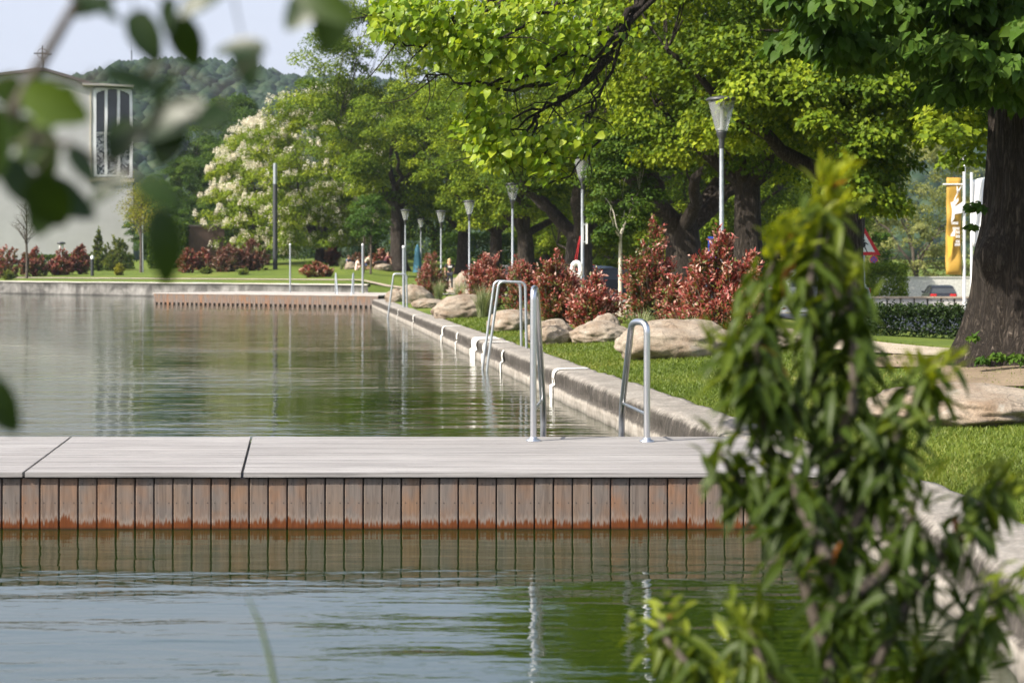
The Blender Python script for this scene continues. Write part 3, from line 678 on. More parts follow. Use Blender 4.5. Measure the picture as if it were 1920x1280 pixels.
def make_tree(name, loc, R_, z0, z1, nclump, per, L, leafmat, seed, trunk_r=.5, fork=2.6, barkm='bark', csize=.8, lean=(0, 0), nlimb=6, top=.62, inner=.5, tpl='kite', asp=.82, twigs=80, lob=.22, low_limbs=False, flat=.55, low=.62):
    g = np.random.default_rng(seed); root = empty(name, loc)
    b = MB(); T = trunk_tube(b, fork, trunk_r, trunk_r*.72, g, lean, .5 if trunk_r > .25 else .15, 20 if trunk_r > .2 else 10)
    C, u = crown_centres(nclump, R_, z0, z1, g, top, inner, lob, low)
    C[:, :2] += np.array([lean[0], lean[1]])*fork
    ends = []; a0 = g.random()*6.28
    for k in range(nlimb):
        a = a0+k*6.283/nlimb+g.normal()*.2; el = g.uniform(.45, 1.1) if not low_limbs else g.uniform(.25, .9)
        Lm = (z1-fork)*g.uniform(.5, .72); 
        e = T+Vector((math.cos(a)*math.cos(el)*min(Lm, R_*.95), math.sin(a)*math.cos(el)*min(Lm, R_*.95), math.sin(el)*Lm))
        r_ = trunk_r*g.uniform(.36, .52); pts = limb(b, T+Vector((math.cos(a)*trunk_r*.25, math.sin(a)*trunk_r*.25, -.35*trunk_r)), e, r_, r_*.22, g, 8, .07, 10, .05); ends += [(q, r_*(.9-.7*i/8)) for i, q in enumerate(pts)][2:]
    P_ = np.array([e[0] for e in ends])
    for k in g.choice(nclump, min(twigs, nclump), replace=False):
        d = np.linalg.norm(P_-C[k], axis=1)+np.maximum(0, P_[:, 2]-C[k][2])*.4; j = int(np.argmin(d)); limb(b, P_[j], C[k], min(.05, ends[j][1]*.5), .008, g, 4, .08, 5, .06)
    b.build('trunk', M[barkm], root)
    sizes = csize*(.65+.7*g.random(nclump)); ctr = np.array([lean[0]*fork, lean[1]*fork, z0+(z1-z0)*.42])
    c, A, N, Ls, r_ = clump_leaves(C, sizes, per, L, g, ctr, flat=flat)
    o = link_mesh('crown', leaf_mesh('crown', c, A, N, Ls, Ls*asp, r_, tpl), M[leafmat], root)
    return root, C, sizes, ctr, g
# ---- linden avenue
GA = 'old linden trees along the avenue'
lin = []
lin.append(make_tree('linden_tree', (0, 0, 0), 4.9, 4.0, 13.6, 330, 230, .125, 'linden', 11, .50, 3.2, lean=(.04, 0), low=.45, top=.55))
lin.append(make_tree('linden_tree', (0, 0, 0), 5.0, 4.5, 13.4, 330, 230, .125, 'linden', 12, .66, 2.7, lean=(-.03, .02), nlimb=5, low_limbs=True, low=.45, top=.55))
lin.append(make_tree('linden_tree', (0, 0, 0), 4.8, 3.9, 14.5, 330, 230, .125, 'linden', 13, .45, 3.6, low=.45, top=.55))
row = [(1580, 36.7, 0, 0, 1, 'dark trunked linden behind the leafy foreground shrub'), (1402, 44.5, 2, 1.1, 1, 'linden with a dark straight trunk just behind the nearest street lamp'),
       (1285, 51.8, 1, .3, 1, 'linden with a low forked trunk behind the tallest red shrub'), (1085, 68, 1, 2.6, 1, 'linden whose forked trunk stands behind the lamp with the lifebuoy'),
       (988, 86, 0, 3.3, 1, 'linden with a pale ribbed trunk beside the third street lamp'), (930, 100, 2, 4.2, 1, 'slim dark linden standing behind the red shrub of the avenue'),
       (868, 120, 0, 5., 1.0, 'distant linden between the woman in black and the avenue'), (745, 119, 2, .9, 1.32, 'lone linden with a thick sunlit trunk on the far lawn')]
protos = {}
for px, Y, v, rz, sc, lab in row:
    if v not in protos: o = lin[v][0]; protos[v] = 1
    else: o = copy_tree(lin[v][0])
    o.location = ground_at(px, Y); o.rotation_euler = (0, 0, rz); o.scale = (sc,)*3; tag(o, lab, 'tree', GA)
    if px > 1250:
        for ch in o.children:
            if ch.name.startswith('crown'): ch.material_slots[0].link = 'OBJECT'; ch.material_slots[0].material = M['linden_shaded']  # shade on the right-hand crowns is put into their leaf colour
def skirt(tree, spots, seed, mat='linden'):
    g = np.random.default_rng(seed); inv = tree.matrix_basis.inverted(); C = []; sz = []
    for px0, px1, py0, py1, Y, m, r_ in spots:
        for _ in range(m): C.append(inv @ P(g.uniform(px0, px1), g.uniform(py0, py1), Y+g.normal()*.6)); sz.append(r_*g.uniform(.7, 1.3))
    C = np.array([tuple(c) for c in C]); sz = np.array(sz); ctr = np.array([0, 0, C[:, 2].mean()+1])
    c, A, N, L_, r_ = clump_leaves(C, sz, 200, .115, g, ctr, .9); link_mesh('hanging_foliage', leaf_mesh('skirt', c, A, N, L_, L_*.82, r_), M['linden_shaded'], tree)
TR = [o for o in COL.objects if o.name.startswith('linden_tree')]
bpy.context.view_layer.update()
skirt(TR[0], [(1590, 1690, 255, 390, 34, 26, .5), (1480, 1600, 120, 240, 34, 20, .6), (1390, 1500, 100, 200, 34.5, 16, .6), (1640, 1780, 60, 250, 33, 26, .6), (1760, 1880, 150, 300, 27, 14, .45)], 901)
GB = 'trees beyond the road'
back = [(1700, 62, 1, 2.1, 1.05, 'broad green tree right of the pedestrian warning sign, beyond the road'), (1500, 97, 0, 3.9, 1.0, 'green tree beyond the road, behind the dark trunked linden'), (1330, 84, 2, 1.2, 1.05, 'green tree beyond the road behind the no stopping sign'),
        (1200, 96, 1, 5.1, 1.05, 'green tree beyond the road behind the slim staked sapling'), (1060, 112, 0, .4, 1.1, 'green tree at the far end of the road'), (1010, 140, 2, 2.4, 1.1, 'distant green tree closing the avenue'), (1420, 118, 0, 2.7, 1.2, 'tall far tree seen high between the linden crowns'), (820, 150, 1, 4.4, 1.15, 'far green tree behind the smallest street lamps'), (700, 150, 0, 1.9, 1.15, 'far green tree behind the lone thick trunked linden')]
for px, Y, v, rz, sc, lab in back:
    if px == 1700: continue
    o = copy_tree(lin[v][0]); o.location = ground_at(px, Y); o.location.z -= 2.2 if px not in (700, 820) else 1.; o.rotation_euler = (0, 0, rz); o.scale = (sc,)*3; tag(o, lab, 'tree', GB)
# ---- chestnuts in flower
def chestnut(px, Y, R_, z0, z1, seed, nb, lab, ncl=300):
    root, C, sz, ctr, g = make_tree('chestnut_tree', ground_at(px, Y), R_, z0, z1, ncl, 150, .22, 'chestnut', seed, .45, 1.8, tpl='kite', asp=.5, csize=.95, top=.6)
    tag(root, lab, 'tree', 'chestnut trees in flower')
    k = g.choice(len(C), nb); d = rdir(nb, g); d[:, 2] = np.abs(d[:, 2])*.7; out = nrm((C-ctr))[k]
    base = C[k]+nrm(d*.7+out)*np.array([1, 1, .6])*sz[k][:, None]*1.0
    m = 26; idx = np.repeat(np.arange(nb), m); hgt = g.random(nb*m); H = (.36+.16*g.random(nb))[idx]; ang = g.random(nb*m)*6.28
    rad = (.11*(1-hgt)+.02); q = base[idx]+np.stack([np.cos(ang)*rad, np.sin(ang)*rad, hgt*H], -1)
    A = np.stack([np.cos(ang), np.sin(ang), .3+0*ang], -1)+g.normal(size=(nb*m, 3))*.3; N = np.array([0, 0, 1.])+g.normal(size=(nb*m, 3))*.5+A*.4
    o = link_mesh('blossoms', leaf_mesh('blossoms', q, A, N, np.full(nb*m, .11), np.full(nb*m, .10), g.random(nb*m)), M['blossom'], root); tag(o, kind='stuff')
chestnut(488, 139, 3.9, .9, 11.2, 31, 1250, 'chestnut dense with white flower spikes, beside the brown shed', 220)
chestnut(600, 131, 5.2, 1.5, 13.0, 32, 900, 'taller chestnut with white flower spikes behind the dark light column')
# ---- dark trees behind the church and shed
dt = make_tree('leafy_tree', (0, 0, 0), 4.6, .8, 13.5, 260, 190, .17, 'dark_tree', 41, .35, 1.5, csize=.85)
first = True
for px, Y, rz, sc, dz, lab in ((440, 172, 0, 1.1, 1.5, 'tall dark green tree left of the chestnuts, highest behind the shed'), (352, 160, 2., .72, 0, 'dark green tree right behind the brown shed'), (395, 180, 1.2, .95, 0, 'dark tree between the shed and the hill'), (300, 168, 4., .60, -.5, 'low dark green tree beside the church corner')):
    o = dt[0] if first else copy_tree(dt[0]); first = False
    o.location = ground_at(px, Y); o.location.z += dz; o.rotation_euler = (0, 0, rz); o.scale = (sc,)*3; tag(o, lab, 'tree', 'dark trees behind the shed')
# ---- pale loose tree at the right
root, *_ = make_tree('birch_tree', ground_at(1718, 132), 5.4, .6, 13, 210, 120, .17, 'birch', 51, .25, 2.2, 'bark_light', .75, inner=.2, flat=.9)
tag(root, 'pale loose leaved tree behind the clipped hedge block and the banner', 'tree')
# ---- young trees
root, *_ = make_tree('young_tree', ground_at(1163, 47), .85, 2.0, 5.0, 110, 130, .085, 'dark_tree', 61, .06, 2.0, 'whitewash', .34, nlimb=4, twigs=20)
tag(root, 'slim staked sapling with a dark narrow crown and whitewashed stem', 'tree', 'young trees')
root, *_ = make_tree('young_tree', ground_at(695, 108), 1.25, 2.2, 5.0, 60, 90, .12, 'linden_dark', 62, .06, 2.2, 'bark_light', .42, nlimb=4, twigs=20)
tag(root, 'young tree with twin pale poles beside the lone thick trunk', 'tree', 'young trees')
b = MB()
for dx in (-.4, .05): b.tube([(dx, -.3, 0), (dx, -.3, 3.0)], .05, 8)
b.build('stake', M['bark_light'], root)
def bare_tree(px, Y, h, seed, lab, leaf=None, R_=1.2):
    g = np.random.default_rng(seed); root = empty('young_tree', ground_at(px, Y), lab, 'tree', 'young trees')
    b = MB(); b.tube([(0, 0, -.1), (.02, 0, h*.25), (-.02, .02, h*.5), (.02, 0, h*.75), (0, 0, h)], [.11, .09, .075, .05, .015], 8); tips = []
    for k in range(26):
        z = h*g.uniform(.36, .95); a = g.random()*6.28; Lb = (h-z)*.35+.7*g.uniform(.5, 1.2); e = Vector((math.cos(a)*Lb*.75, math.sin(a)*Lb*.75, z+Lb*.75))
        pts = limb(b, (0, 0, z), e, .03, .006, g, 5, .05, 5, .05); tips += pts[2:]
        for q in range(3): 
            s_ = pts[g.integers(2, 5)]; e2 = s_+Vector((g.normal()*.35, g.normal()*.35, abs(g.normal())*.5)); limb(b, s_, e2, .012, .004, g, 3, .05, 4); tips.append(e2)
    b.build('trunk', M['bark_light'], root)
    if leaf:
        T_ = np.array(tips); n = 2600; k = g.integers(0, len(T_), n); c = T_[k]+g.normal(size=(n, 3))*.28
        link_mesh('crown', leaf_mesh('crown', c, g.normal(size=(n, 3))+np.array([0, 0, -.4]), rdir(n, g)+np.array([0, 0, .6]), .13*np.ones(n), .09*np.ones(n), g.random(n)), M[leaf], root)
bare_tree(50, 120, 5.2, 71, 'nearly bare young tree on the far lawn in front of the church wall')
bare_tree(264, 127, 6.6, 72, 'young tree with yellow green leaves at the church corner', 'yellow_leaf')
# ------------------------------------------------------------------ the big near linden with its overhanging branch
def big_linden():
    g = np.random.default_rng(81); loc = ground_at(1925, 18.2); root = empty('linden_tree', loc, 'massive near linden with a thick ridged trunk and an overhanging branch', 'tree', GA)
    b = MB(); V = []; seg = 72; n = 46; h = 5.2
    for i in range(n+1):
        u = i/n; z = -.35+(h+.35)*u; base = .47+.34*math.exp(-max(z, 0)/.55)+.02*z
        for k in range(seg):
            a = 2*math.pi*k/seg
            rid = .022*math.sin(26*a+3*fbm((math.cos(a), math.sin(a), z*.6)))+.05*math.sin(7*a+1.)*math.exp(-max(z, 0)/.9)+.06*fbm((math.cos(a)*1.2, math.sin(a)*1.2, z*.45))
            da = (a-math.radians(205)+math.pi) % (2*math.pi)-math.pi
            bl = .17*math.exp(-(da/.38)**2-((z-1.12)/.22)**2)
            V.append(((base+rid+bl)*math.cos(a)+.05*z, (base+rid+bl)*math.sin(a), z))
    F = [[i*seg+k, i*seg+(k+1) % seg, (i+1)*seg+(k+1) % seg, (i+1)*seg+k] for i in range(n) for k in range(seg)]
    b.add(V, F, 0, 0, True); T = Vector((.26, 0, h))
    cents = []; bright = []; sizes = []
    # upper crown (mostly above the frame, gives the shade)
    C, u = crown_centres(300, 6.0, 4.6, 13, g, .6, .35)
    C[:, 0] += .5
    for k in range(7):
        a = k*.9+.3; e = T+Vector((math.cos(a)*4, math.sin(a)*4, 3.5+g.random()*2)); limb(b, T-Vector((0, 0, .3)), e, .24, .05, g, 8, .06, 10)
    keep = []
    for c in C:
        w = Vector(c)+loc; py = 505-(w.z-EYE)/w.y*3200; px = 960+w.x/w.y*3200
        keep.append(py < -60 or px > 1560 and py < 150)
    C = C[np.array(keep)]
    cents += list(C); sizes += [.85]*len(C)
    # hanging sprays at the top right, in the shade of the crown
    for _ in range(46):
        px = g.uniform(1480, 1960); Y = g.uniform(14.5, 21); top = 150 if px > 1640 else 95
        if 1860 < px: top = 230
        py = g.uniform(-60, top) if px < 1860 else g.uniform(20, top); q = P(px, py, Y)-loc; cents.append(np.array(q)); sizes.append(.30)
    for _ in range(40):
        q = P(g.uniform(1770, 1930), g.uniform(-60, 175), g.uniform(15.2, 17))-loc; cents.append(np.array(q)); sizes.append(.26)
    for _ in range(40):
        q = P(g.uniform(1500, 1790), g.uniform(-80, 110), g.uniform(16, 22))-loc; cents.append(np.array(q)); sizes.append(.32)
    cents = np.array(cents); sizes = np.array(sizes)
    c, A, N, L_, r_ = clump_leaves(cents, sizes, 130, .115, g, np.array([.3, 0, 8]), droop=.9)
    # sprouts on the trunk
    for (px, py, Y, sz, m) in ((1830, 388, 17.55, .10, 130), (1822, 425, 17.6, .05, 40), (1826, 632, 17.45, .05, 40), (1870, 668, 17.2, .09, 60), (1843, 675, 17.2, .06, 50), (1905, 672, 17.2, .1, 70)):
        q = np.array(P(px, py, Y)-loc); c2, A2, N2, L2, r2 = clump_leaves(q[None], np.array([sz]), m, .05, g, np.array([0, 0, q[2]]), .6)
        c = np.concatenate([c, c2]); A = np.concatenate([A, A2]); N = np.concatenate([N, N2]); L_ = np.concatenate([L_, L2]); r_ = np.concatenate([r_, r2])
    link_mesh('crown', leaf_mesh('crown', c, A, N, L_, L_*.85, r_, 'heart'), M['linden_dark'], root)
    # the branch: polylines in picture coordinates at their own distance
    br = [
        ([(1900, -330, 17.5), (1500, -250, 15.2), (1290, -60, 13.8), (1175, 40, 13.3), (1130, 95, 13.1), (1060, 140, 12.9), (985, 160, 12.8)], .034),
        ([(1290, -60, 13.8), (1215, 0, 13.5), (1150, 45, 13.2), (1080, 95, 13.0), (960, 150, 12.7), (880, 160, 12.5)], .03),
        ([(1240, -40, 13.7), (1180, 30, 13.6), (1140, 100, 13.5), (1080, 170, 13.2), (1010, 215, 13.0), (950, 245, 12.9)], .028),
        ([(1200, 0, 13.5), (1165, 80, 13.2), (1130, 110, 13.1), (1115, 170, 13.0), (1110, 240, 13.0)], .018),
        ([(1180, 20, 13.4), (1155, 100, 13.4), (1128, 170, 13.3), (1110, 205, 13.3), (1095, 240, 13.3)], .014),
        ([(1150, 110, 13.2), (1060, 185, 13.0), (1030, 200, 12.9), (960, 220, 12.8), (930, 222, 12.7)], .014),
        ([(1010, 215, 13.), (985, 245, 12.9), (960, 262, 12.8), (930, 290, 12.7)], .009),
        ([(1050, 150, 12.9), (960, 165, 12.7), (870, 155, 12.5), (800, 140, 12.4)], .012),
        ([(1290, -60, 13.8), (1000, -40, 13.0), (860, 30, 12.6), (780, 35, 12.4), (730, 30, 12.3)], .028),
        ([(1000, -40, 13.0), (930, 10, 12.9), (860, 60, 12.8), (790, 85, 12.7), (740, 70, 12.6)], .02),
        ([(920, -70, 12.8), (800, -20, 12.4), (740, 20, 12.3), (715, 30, 12.2)], .02),
        ([(1110, 240, 13.0), (1120, 270, 13.), (1090, 300, 12.9), (1070, 330, 12.9)], .008),
        ([(1010, 215, 13.0), (1000, 250, 12.8), (1030, 270, 12.7), (1020, 300, 12.7)], .008),
        ([(1290, -60, 13.8), (1140, -40, 13.), (1050, 10, 12.8), (960, 60, 12.6), (890, 90, 12.4)], .022),
    ]
    tips = []
    for pl, r0 in br:
        pts = [P(*q)-loc for q in pl]; sm = []
        for i in range(len(pts)-1):
            for k in range(4): sm.append(pts[i].lerp(pts[i+1], k/4)+Vector(g.normal(size=3))*.018)
        sm.append(pts[-1]); m = len(sm); b.tube(sm, [r0*(1-k/m)+.004 for k in range(m)], 7)
        for _ in range(7):
            s_ = sm[g.integers(m//3, m)]; e = s_+Vector((g.normal()*.22-.08, g.normal()*.22, g.normal()*.1-.16)); limb(b, s_, e, .006, .002, g, 4, .08, 4)
    b.build('trunk', M['bark'], root)
    # leaf sprays: picture ellipses (cx, cy, rx, ry, Y, count)
    sp = [(770, 30, 75, 45, 12.4, 230), (860, 50, 80, 50, 12.6, 230), (960, 30, 110, 60, 12.9, 240), (1080, 20, 90, 60, 13, 160), (880, 90, 60, 35, 12.6, 110), (940, 110, 80, 40, 12.8, 150), (730, 40, 40, 30, 12.3, 60),
          (1010, 120, 80, 40, 13, 110), (1060, 90, 60, 50, 13, 80), (880, 80, 30, 25, 12.5, 35), (830, 100, 50, 25, 12.5, 40),
          (900, 175, 40, 20, 12.6, 60), (880, 225, 30, 35, 12.7, 60), (915, 235, 45, 40, 12.8, 90), (930, 270, 50, 30, 12.8, 100), (980, 275, 45, 30, 12.8, 90), (1050, 262, 60, 30, 12.9, 110), (1075, 245, 35, 22, 12.9, 45), (1020, 310, 35, 35, 12.8, 45), (1035, 305, 30, 25, 12.9, 40), (905, 285, 25, 25, 12.7, 30), (1122, 255, 16, 16, 13, 12), (950, 300, 40, 20, 12.8, 30), (1180, 80, 40, 50, 13.4, 30)]
    Cs = []
    for cx, cy, rx, ry, Y, m in sp:
        for _ in range(int(m*2.1)):
            Cs.append(P(cx+np.clip(g.normal(), -1.7, 1.7)*rx*.55, cy+np.clip(g.normal(), -1.7, 1.7)*ry*.55, Y+g.normal()*.25)-loc)
    Cs = np.array(Cs); m = len(Cs)
    A = np.array([-.45, -.15, -.55])+g.normal(size=(m, 3))*.42; N = np.array([-.35, -.5, .65])+g.normal(size=(m, 3))*.42
    L_ = .036+.036*g.random(m)
    o = link_mesh('overhanging_spray', leaf_mesh('spray', Cs, A, N, L_, L_*.92, g.random(m), 'heart', True), M['linden_near'], root)
big_linden()
# ------------------------------------------------------------------ shrubs, hedges, tufts
def shoot_bush(name, loc, w, d, h, mat, seed, label, group, n=240, L=.08, taper=.4, tpl='kite', redness=.62, cat='shrub'):
    g = np.random.default_rng(seed); root = empty(name, loc, label, cat, group)
    ns = max(5, int(n/38)); sa = g.random(ns)*6.283; sr = np.sqrt(g.random(ns))*.62; sh = h*np.clip(1.02-taper*sr*.9-.28*g.random(ns), .4, 1.0); sh[0] = h*.93; sr[0] *= .3
    k_ = g.integers(0, ns, n); u = g.random(n)**.75; ph = g.random(3)*6.28
    ax_ = np.stack([np.cos(sa)*sr*w*.55, np.sin(sa)*sr*d*.55], -1)
    wid = .40*min(w, d)*(.55+.75*np.sin(np.pi*np.clip(u*.85+.12, 0, 1)))*(1.1-.75*u**3)
    dd = rdir(n, g)*(.3+.7*g.random(n)[:, None]**.5)
    T = np.stack([ax_[k_, 0]*(.35+.65*u)+dd[:, 0]*wid, ax_[k_, 1]*(.35+.65*u)+dd[:, 1]*wid, .06+sh[k_]*u*.95+dd[:, 2]*.06*h], -1); T[:, 2] = np.maximum(T[:, 2], .04)
    out = np.stack([dd[:, 0]*.8, dd[:, 1]*.8, .45+.5*u], -1)+np.stack([ax_[k_, 0], ax_[k_, 1], 0*u], -1)/w; out = nrm(out)
    b = MB()
    for k in (range(0, n, 4) if n > 130 else ()):
        f = T[k]*np.array([.15, .15, 0]); limb(b, f, T[k], .014, .004, g, 4, .06, 4)
    if b.v: b.build('stem', M['twig'], root)
    per = 24; idx = np.repeat(np.arange(n), per); m = n*per; t_ = g.random(m)
    ax = out[idx]; C = T[idx]-ax*(t_[:, None]*.26)+g.normal(size=(m, 3))*.03
    A = ax*.8+rdir(m, g)*.8+np.array([0, 0, .1]); N = ax*.5+np.array([-.1, -.2, .5])+g.normal(size=(m, 3))*.6
    br = np.clip(redness-.05+.42*(g.random(n)-.5)+.12*np.sin(T[:, 0]*4+ph[2])+.16*(u-.5), 0, 1)[idx]
    r_ = np.clip(br+.38*(.55-t_)+.28*g.normal(size=m)*.8, 0, 1)
    Ls = L*(.7+.6*g.random(m))
    link_mesh('foliage', leaf_mesh('foliage', C, A, N, Ls, Ls*.46, r_, tpl), M[mat], root)
    return root
GP = 'red leaved shrubs along the avenue'
def bush_px(px0, px1, ptop, pbot, Y, mat, seed, lab, grp, **kw):
    c = ground_at((px0+px1)/2, Y); w = (px1-px0)/3200*Y*1.3; ztop = P(0, ptop, Y).z; 
    return shoot_bush('red_shrub', c, w, w*.9, max(.4, ztop-c.z), mat, seed, lab, grp, **kw)
bush_px(1280, 1425, 412, 640, 25.5, 'photinia', 101, 'large red shrub rising right behind the biggest boulder', GP, n=360, taper=.45, redness=.68)
bush_px(1176, 1268, 385, 605, 33, 'photinia', 102, 'tallest red shrub with a pointed top in front of the forked trunk', GP, n=420, taper=.75, redness=.5)
bush_px(1225, 1310, 505, 600, 29.5, 'photinia', 103, 'low green and red shrub left of the biggest boulder', GP, n=170, redness=.42)
bush_px(1068, 1160, 500, 612, 31.5, 'photinia', 104, 'dense red shrub behind the two round boulders and the sapling', GP, n=300, redness=.66)
bush_px(1002, 1092, 452, 600, 36, 'photinia', 105, 'red shrub behind the twin rail ladder', GP, n=360, taper=.5, redness=.58)
bush_px(944, 1012, 482, 590, 43, 'photinia', 106, 'red shrub with a green patch behind the ladder on the coping', GP, n=260, redness=.5)
bush_px(873, 948, 455, 572, 49, 'photinia', 107, 'rounded red shrub right of the woman in black', GP, n=380, taper=.45, redness=.66)
bush_px(782, 836, 462, 560, 66, 'photinia', 108, 'red and green shrub left of the woman in black', GP, n=300, taper=.8, redness=.52)
bush_px(952, 985, 470, 540, 60, 'photinia', 109, 'far red shrub at the foot of the third street lamp', GP, n=140, redness=.6)
GL = 'red shrubs on the far bank'
k = 110
for px0, px1, pt, Y, mat, red, lab in ((-40, 48, 455, 124, 'photinia', .55, 'wide red shrub at the foot of the church wall'), (45, 84, 458, 125, 'photinia', .5, 'red shrub just behind the bare young tree'), (84, 134, 458, 126, 'photinia', .62, 'red shrub at the foot of the pale vent pipe'),
        (134, 166, 454, 127, 'photinia', .62, 'slim red shrub next to the bollard light'), (336, 369, 460, 122, 'photinia', .66, 'upright red shrub in front of the left end of the shed'), (369, 397, 462, 123, 'photinia', .6, 'small red shrub in front of the shed'),
        (396, 452, 452, 122, 'photinia_dark', .6, 'bronze shrub beside the shed'), (440, 500, 444, 123, 'photinia_dark', .7, 'taller bronze shrub next to the dark light column'), (574, 616, 489, 104, 'photinia', .5, 'small orange and yellow shrub by the distant jetty'), (610, 636, 444, 130, 'photinia_dark', .85, 'narrow copper shrub under the chestnut'), (700, 730, 462, 117, 'photinia', .55, 'orange shrub close to the lone thick trunk'), (655, 690, 474, 124, 'photinia_dark', .5, 'brownish shrub behind the sunbathers')):
    bush_px(px0, px1, pt, 0, Y, mat, k, lab, GL, n=int(110+(px1-px0)*2.2), L=.16, redness=red, taper=.5); k += 1
def leafy(name, px0, px1, pt, Y, mat, seed, lab, group=None, n=160, L=.15):
    o = bush_px(px0, px1, pt, 0, Y, mat, seed, lab, group, n=n, L=L, taper=.4); o.name = name
leafy('green_shrub', 176, 196, 420, 135, 'shrub', 140, 'slim pointed green shrub against the church wall', n=150)
leafy('green_shrub', 190, 240, 436, 134, 'shrub', 141, 'rounded green staked shrub against the church wall', n=200)
leafy('green_shrub', 215, 232, 494, 121, 'yellow_leaf', 142, 'tiny yellow green shrub on the far lawn', n=60)
leafy('green_shrub', 572, 605, 490, 126, 'dark_tree', 143, 'low dark green shrub under the chestnut blossoms', n=120)
leafy('green_shrub', 446, 464, 512, 113, 'shrub', 144, 'small green tuft shrub on top of the bank wall', n=50)
leafy('green_shrub', 5, 25, 506, 118, 'shrub', 145, 'tiny green shrub beside the bare young tree', n=40)
leafy('green_shrub', 378, 398, 505, 118, 'shrub', 147, 'low green shrub before the bronze shrub', n=50)
leafy('green_shrub', 1470, 1530, 370, 60, 'yellow_leaf', 146, 'bright yellow green bush between two dark linden trunks', n=320, L=.12)
def box_hedge(name, c, w, d, h, mat, seed, lab, n, L, rz=0., rag=.05):
    g = np.random.default_rng(seed); root = empty(name, c, lab, 'hedge', None, rz)
    b = MB(); nn = 24
    for _ in range(0):
        x = g.uniform(-w/2, w/2)*.9; limb(b, (x, g.uniform(-d, d)*.2, -.05), (x+g.normal()*.1, g.uniform(-d, d)*.3, h*.85), .018, .006, g, 4, .05, 5)
    s_ = np.array([w, d, h]); q = g.random((n, 3)); ax = g.choice(3, n, p=np.array([d*h, w*h, w*d])/(d*h+w*h+w*d)); sg = g.random(n) < .5
    sg = np.where(ax == 2, False, sg); lay = g.random(n)**2*.22
    for k in range(3): q[:, k] = np.where(ax == k, np.where(sg, lay, 1-lay), q[:, k])
    C = (q-np.array([.5, .5, 0]))*s_+g.normal(size=(n, 3))*rag; Nn = np.zeros((n, 3)); Nn[np.arange(n), ax] = np.where(sg, -1, 1)
    N = Nn+g.normal(size=(n, 3))*.5+np.array([0, 0, .2]); A = g.normal(size=(n, 3))+np.array([0, 0, .2]); Ls = L*(.6+.8*g.random(n))
    link_mesh('foliage', leaf_mesh('foliage', C, A, N, Ls, Ls*.6, g.random(n)), M[mat], root)
c = P(1661, 557, 86); c.z = float(G(c.x, c.y)); box_hedge('clipped_hedge', c, 1.85, 1.6, P(0, 497, 86).z-c.z, 'hedge', 201, 'clipped bright green hedge block behind the low bench', 9000, .11)
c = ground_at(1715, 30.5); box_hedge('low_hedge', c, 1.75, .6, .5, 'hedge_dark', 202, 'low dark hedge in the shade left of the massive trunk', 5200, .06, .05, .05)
c = ground_at(1140, 92); box_hedge('clipped_hedge', c, 2.2, 1.2, 2.0, 'hedge', 203, 'rounded green hedge behind the parked cars', 5000, .12)
c = ground_at(150, 138); box_hedge('low_hedge', c, 8.5, .8, 1.2, 'dark_tree', 204, 'long dark hedge along the foot of the church', 9000, .16)
c = ground_at(315, 137.5); box_hedge('tall_hedge', c, 3.0, 1.2, 3.6, 'dark_tree', 205, 'tall dark hedge between the church corner and the shed', 7000, .18)
c = ground_at(690, 147); box_hedge('tall_hedge', c, 17, 1.6, 4.6, 'dark_tree', 207, 'tall dark hedge added as the shade under the chestnut, behind the people on the far lawn', 15000, .2)  # added hedge, supplies the darkness under the chestnut
c = ground_at(1250, 130); box_hedge('tall_hedge', c, 34, 1.5, 3.8, 'linden_dark', 206, 'long tall green hedge closing the view beyond the road', 30000, .22)
def tuft(px, Y, h, n, seed, lab, spread=.5):
    g = np.random.default_rng(seed); V = []; F = []; r_ = []
    for k in range(n):
        a = g.random()*6.28; s0 = g.random()*.14*h; x, y = math.cos(a)*s0, math.sin(a)*s0; hh = h*g.uniform(.55, 1.1); sp = spread*hh*g.uniform(.15, 1.); a2 = a+g.normal()*.4
        w = .006+.004*g.random(); side = Vector((-math.sin(a2), math.cos(a2), 0))*w; base = len(V)
        for i, u in enumerate((0, .4, .75, 1)):
            q = Vector((x+math.cos(a2)*sp*u*u, y+math.sin(a2)*sp*u*u, hh*(u-.25*u*u*u*(sp/hh)))); ww = 1-u*.85
            V += [q-side*ww, q+side*ww]
        for i in range(3): F.append((base+2*i, base+2*i+1, base+2*i+3, base+2*i+2)); r_.append(g.random())
    o = link_mesh('grass_tuft', np_mesh('grass_tuft', np.array([tuple(v) for v in V]), np.array(F), r_), M['reed']); o.location = ground_at(px, Y)
    tag(o, lab, 'ornamental grass', 'ornamental grass tufts between the boulders')
tuft(905, 43, .85, 320, 301, 'pale grass tuft at the right end of the wide split boulder', .6)
tuft(1200, 27, .55, 300, 302, 'grass tuft between the egg shaped boulder and the biggest boulder', .8)
tuft(1290, 25, .5, 220, 303, 'grass tuft behind the top of the biggest boulder', .8)
tuft(822, 62, .85, 260, 304, 'grass tuft just left of the woman in black', .5)
tuft(862, 58, .8, 260, 305, 'grass tuft just right of the woman in black', .6)
tuft(775, 72, .7, 220, 306, 'grass tuft behind the tilted pointed boulder', .7)
tuft(640, 119, .8, 160, 307, 'grass tuft under the chestnut near the sunbathers', .7)
tuft(985, 38, .5, 180, 308, 'low grass tuft behind the long pale boulder', .8)
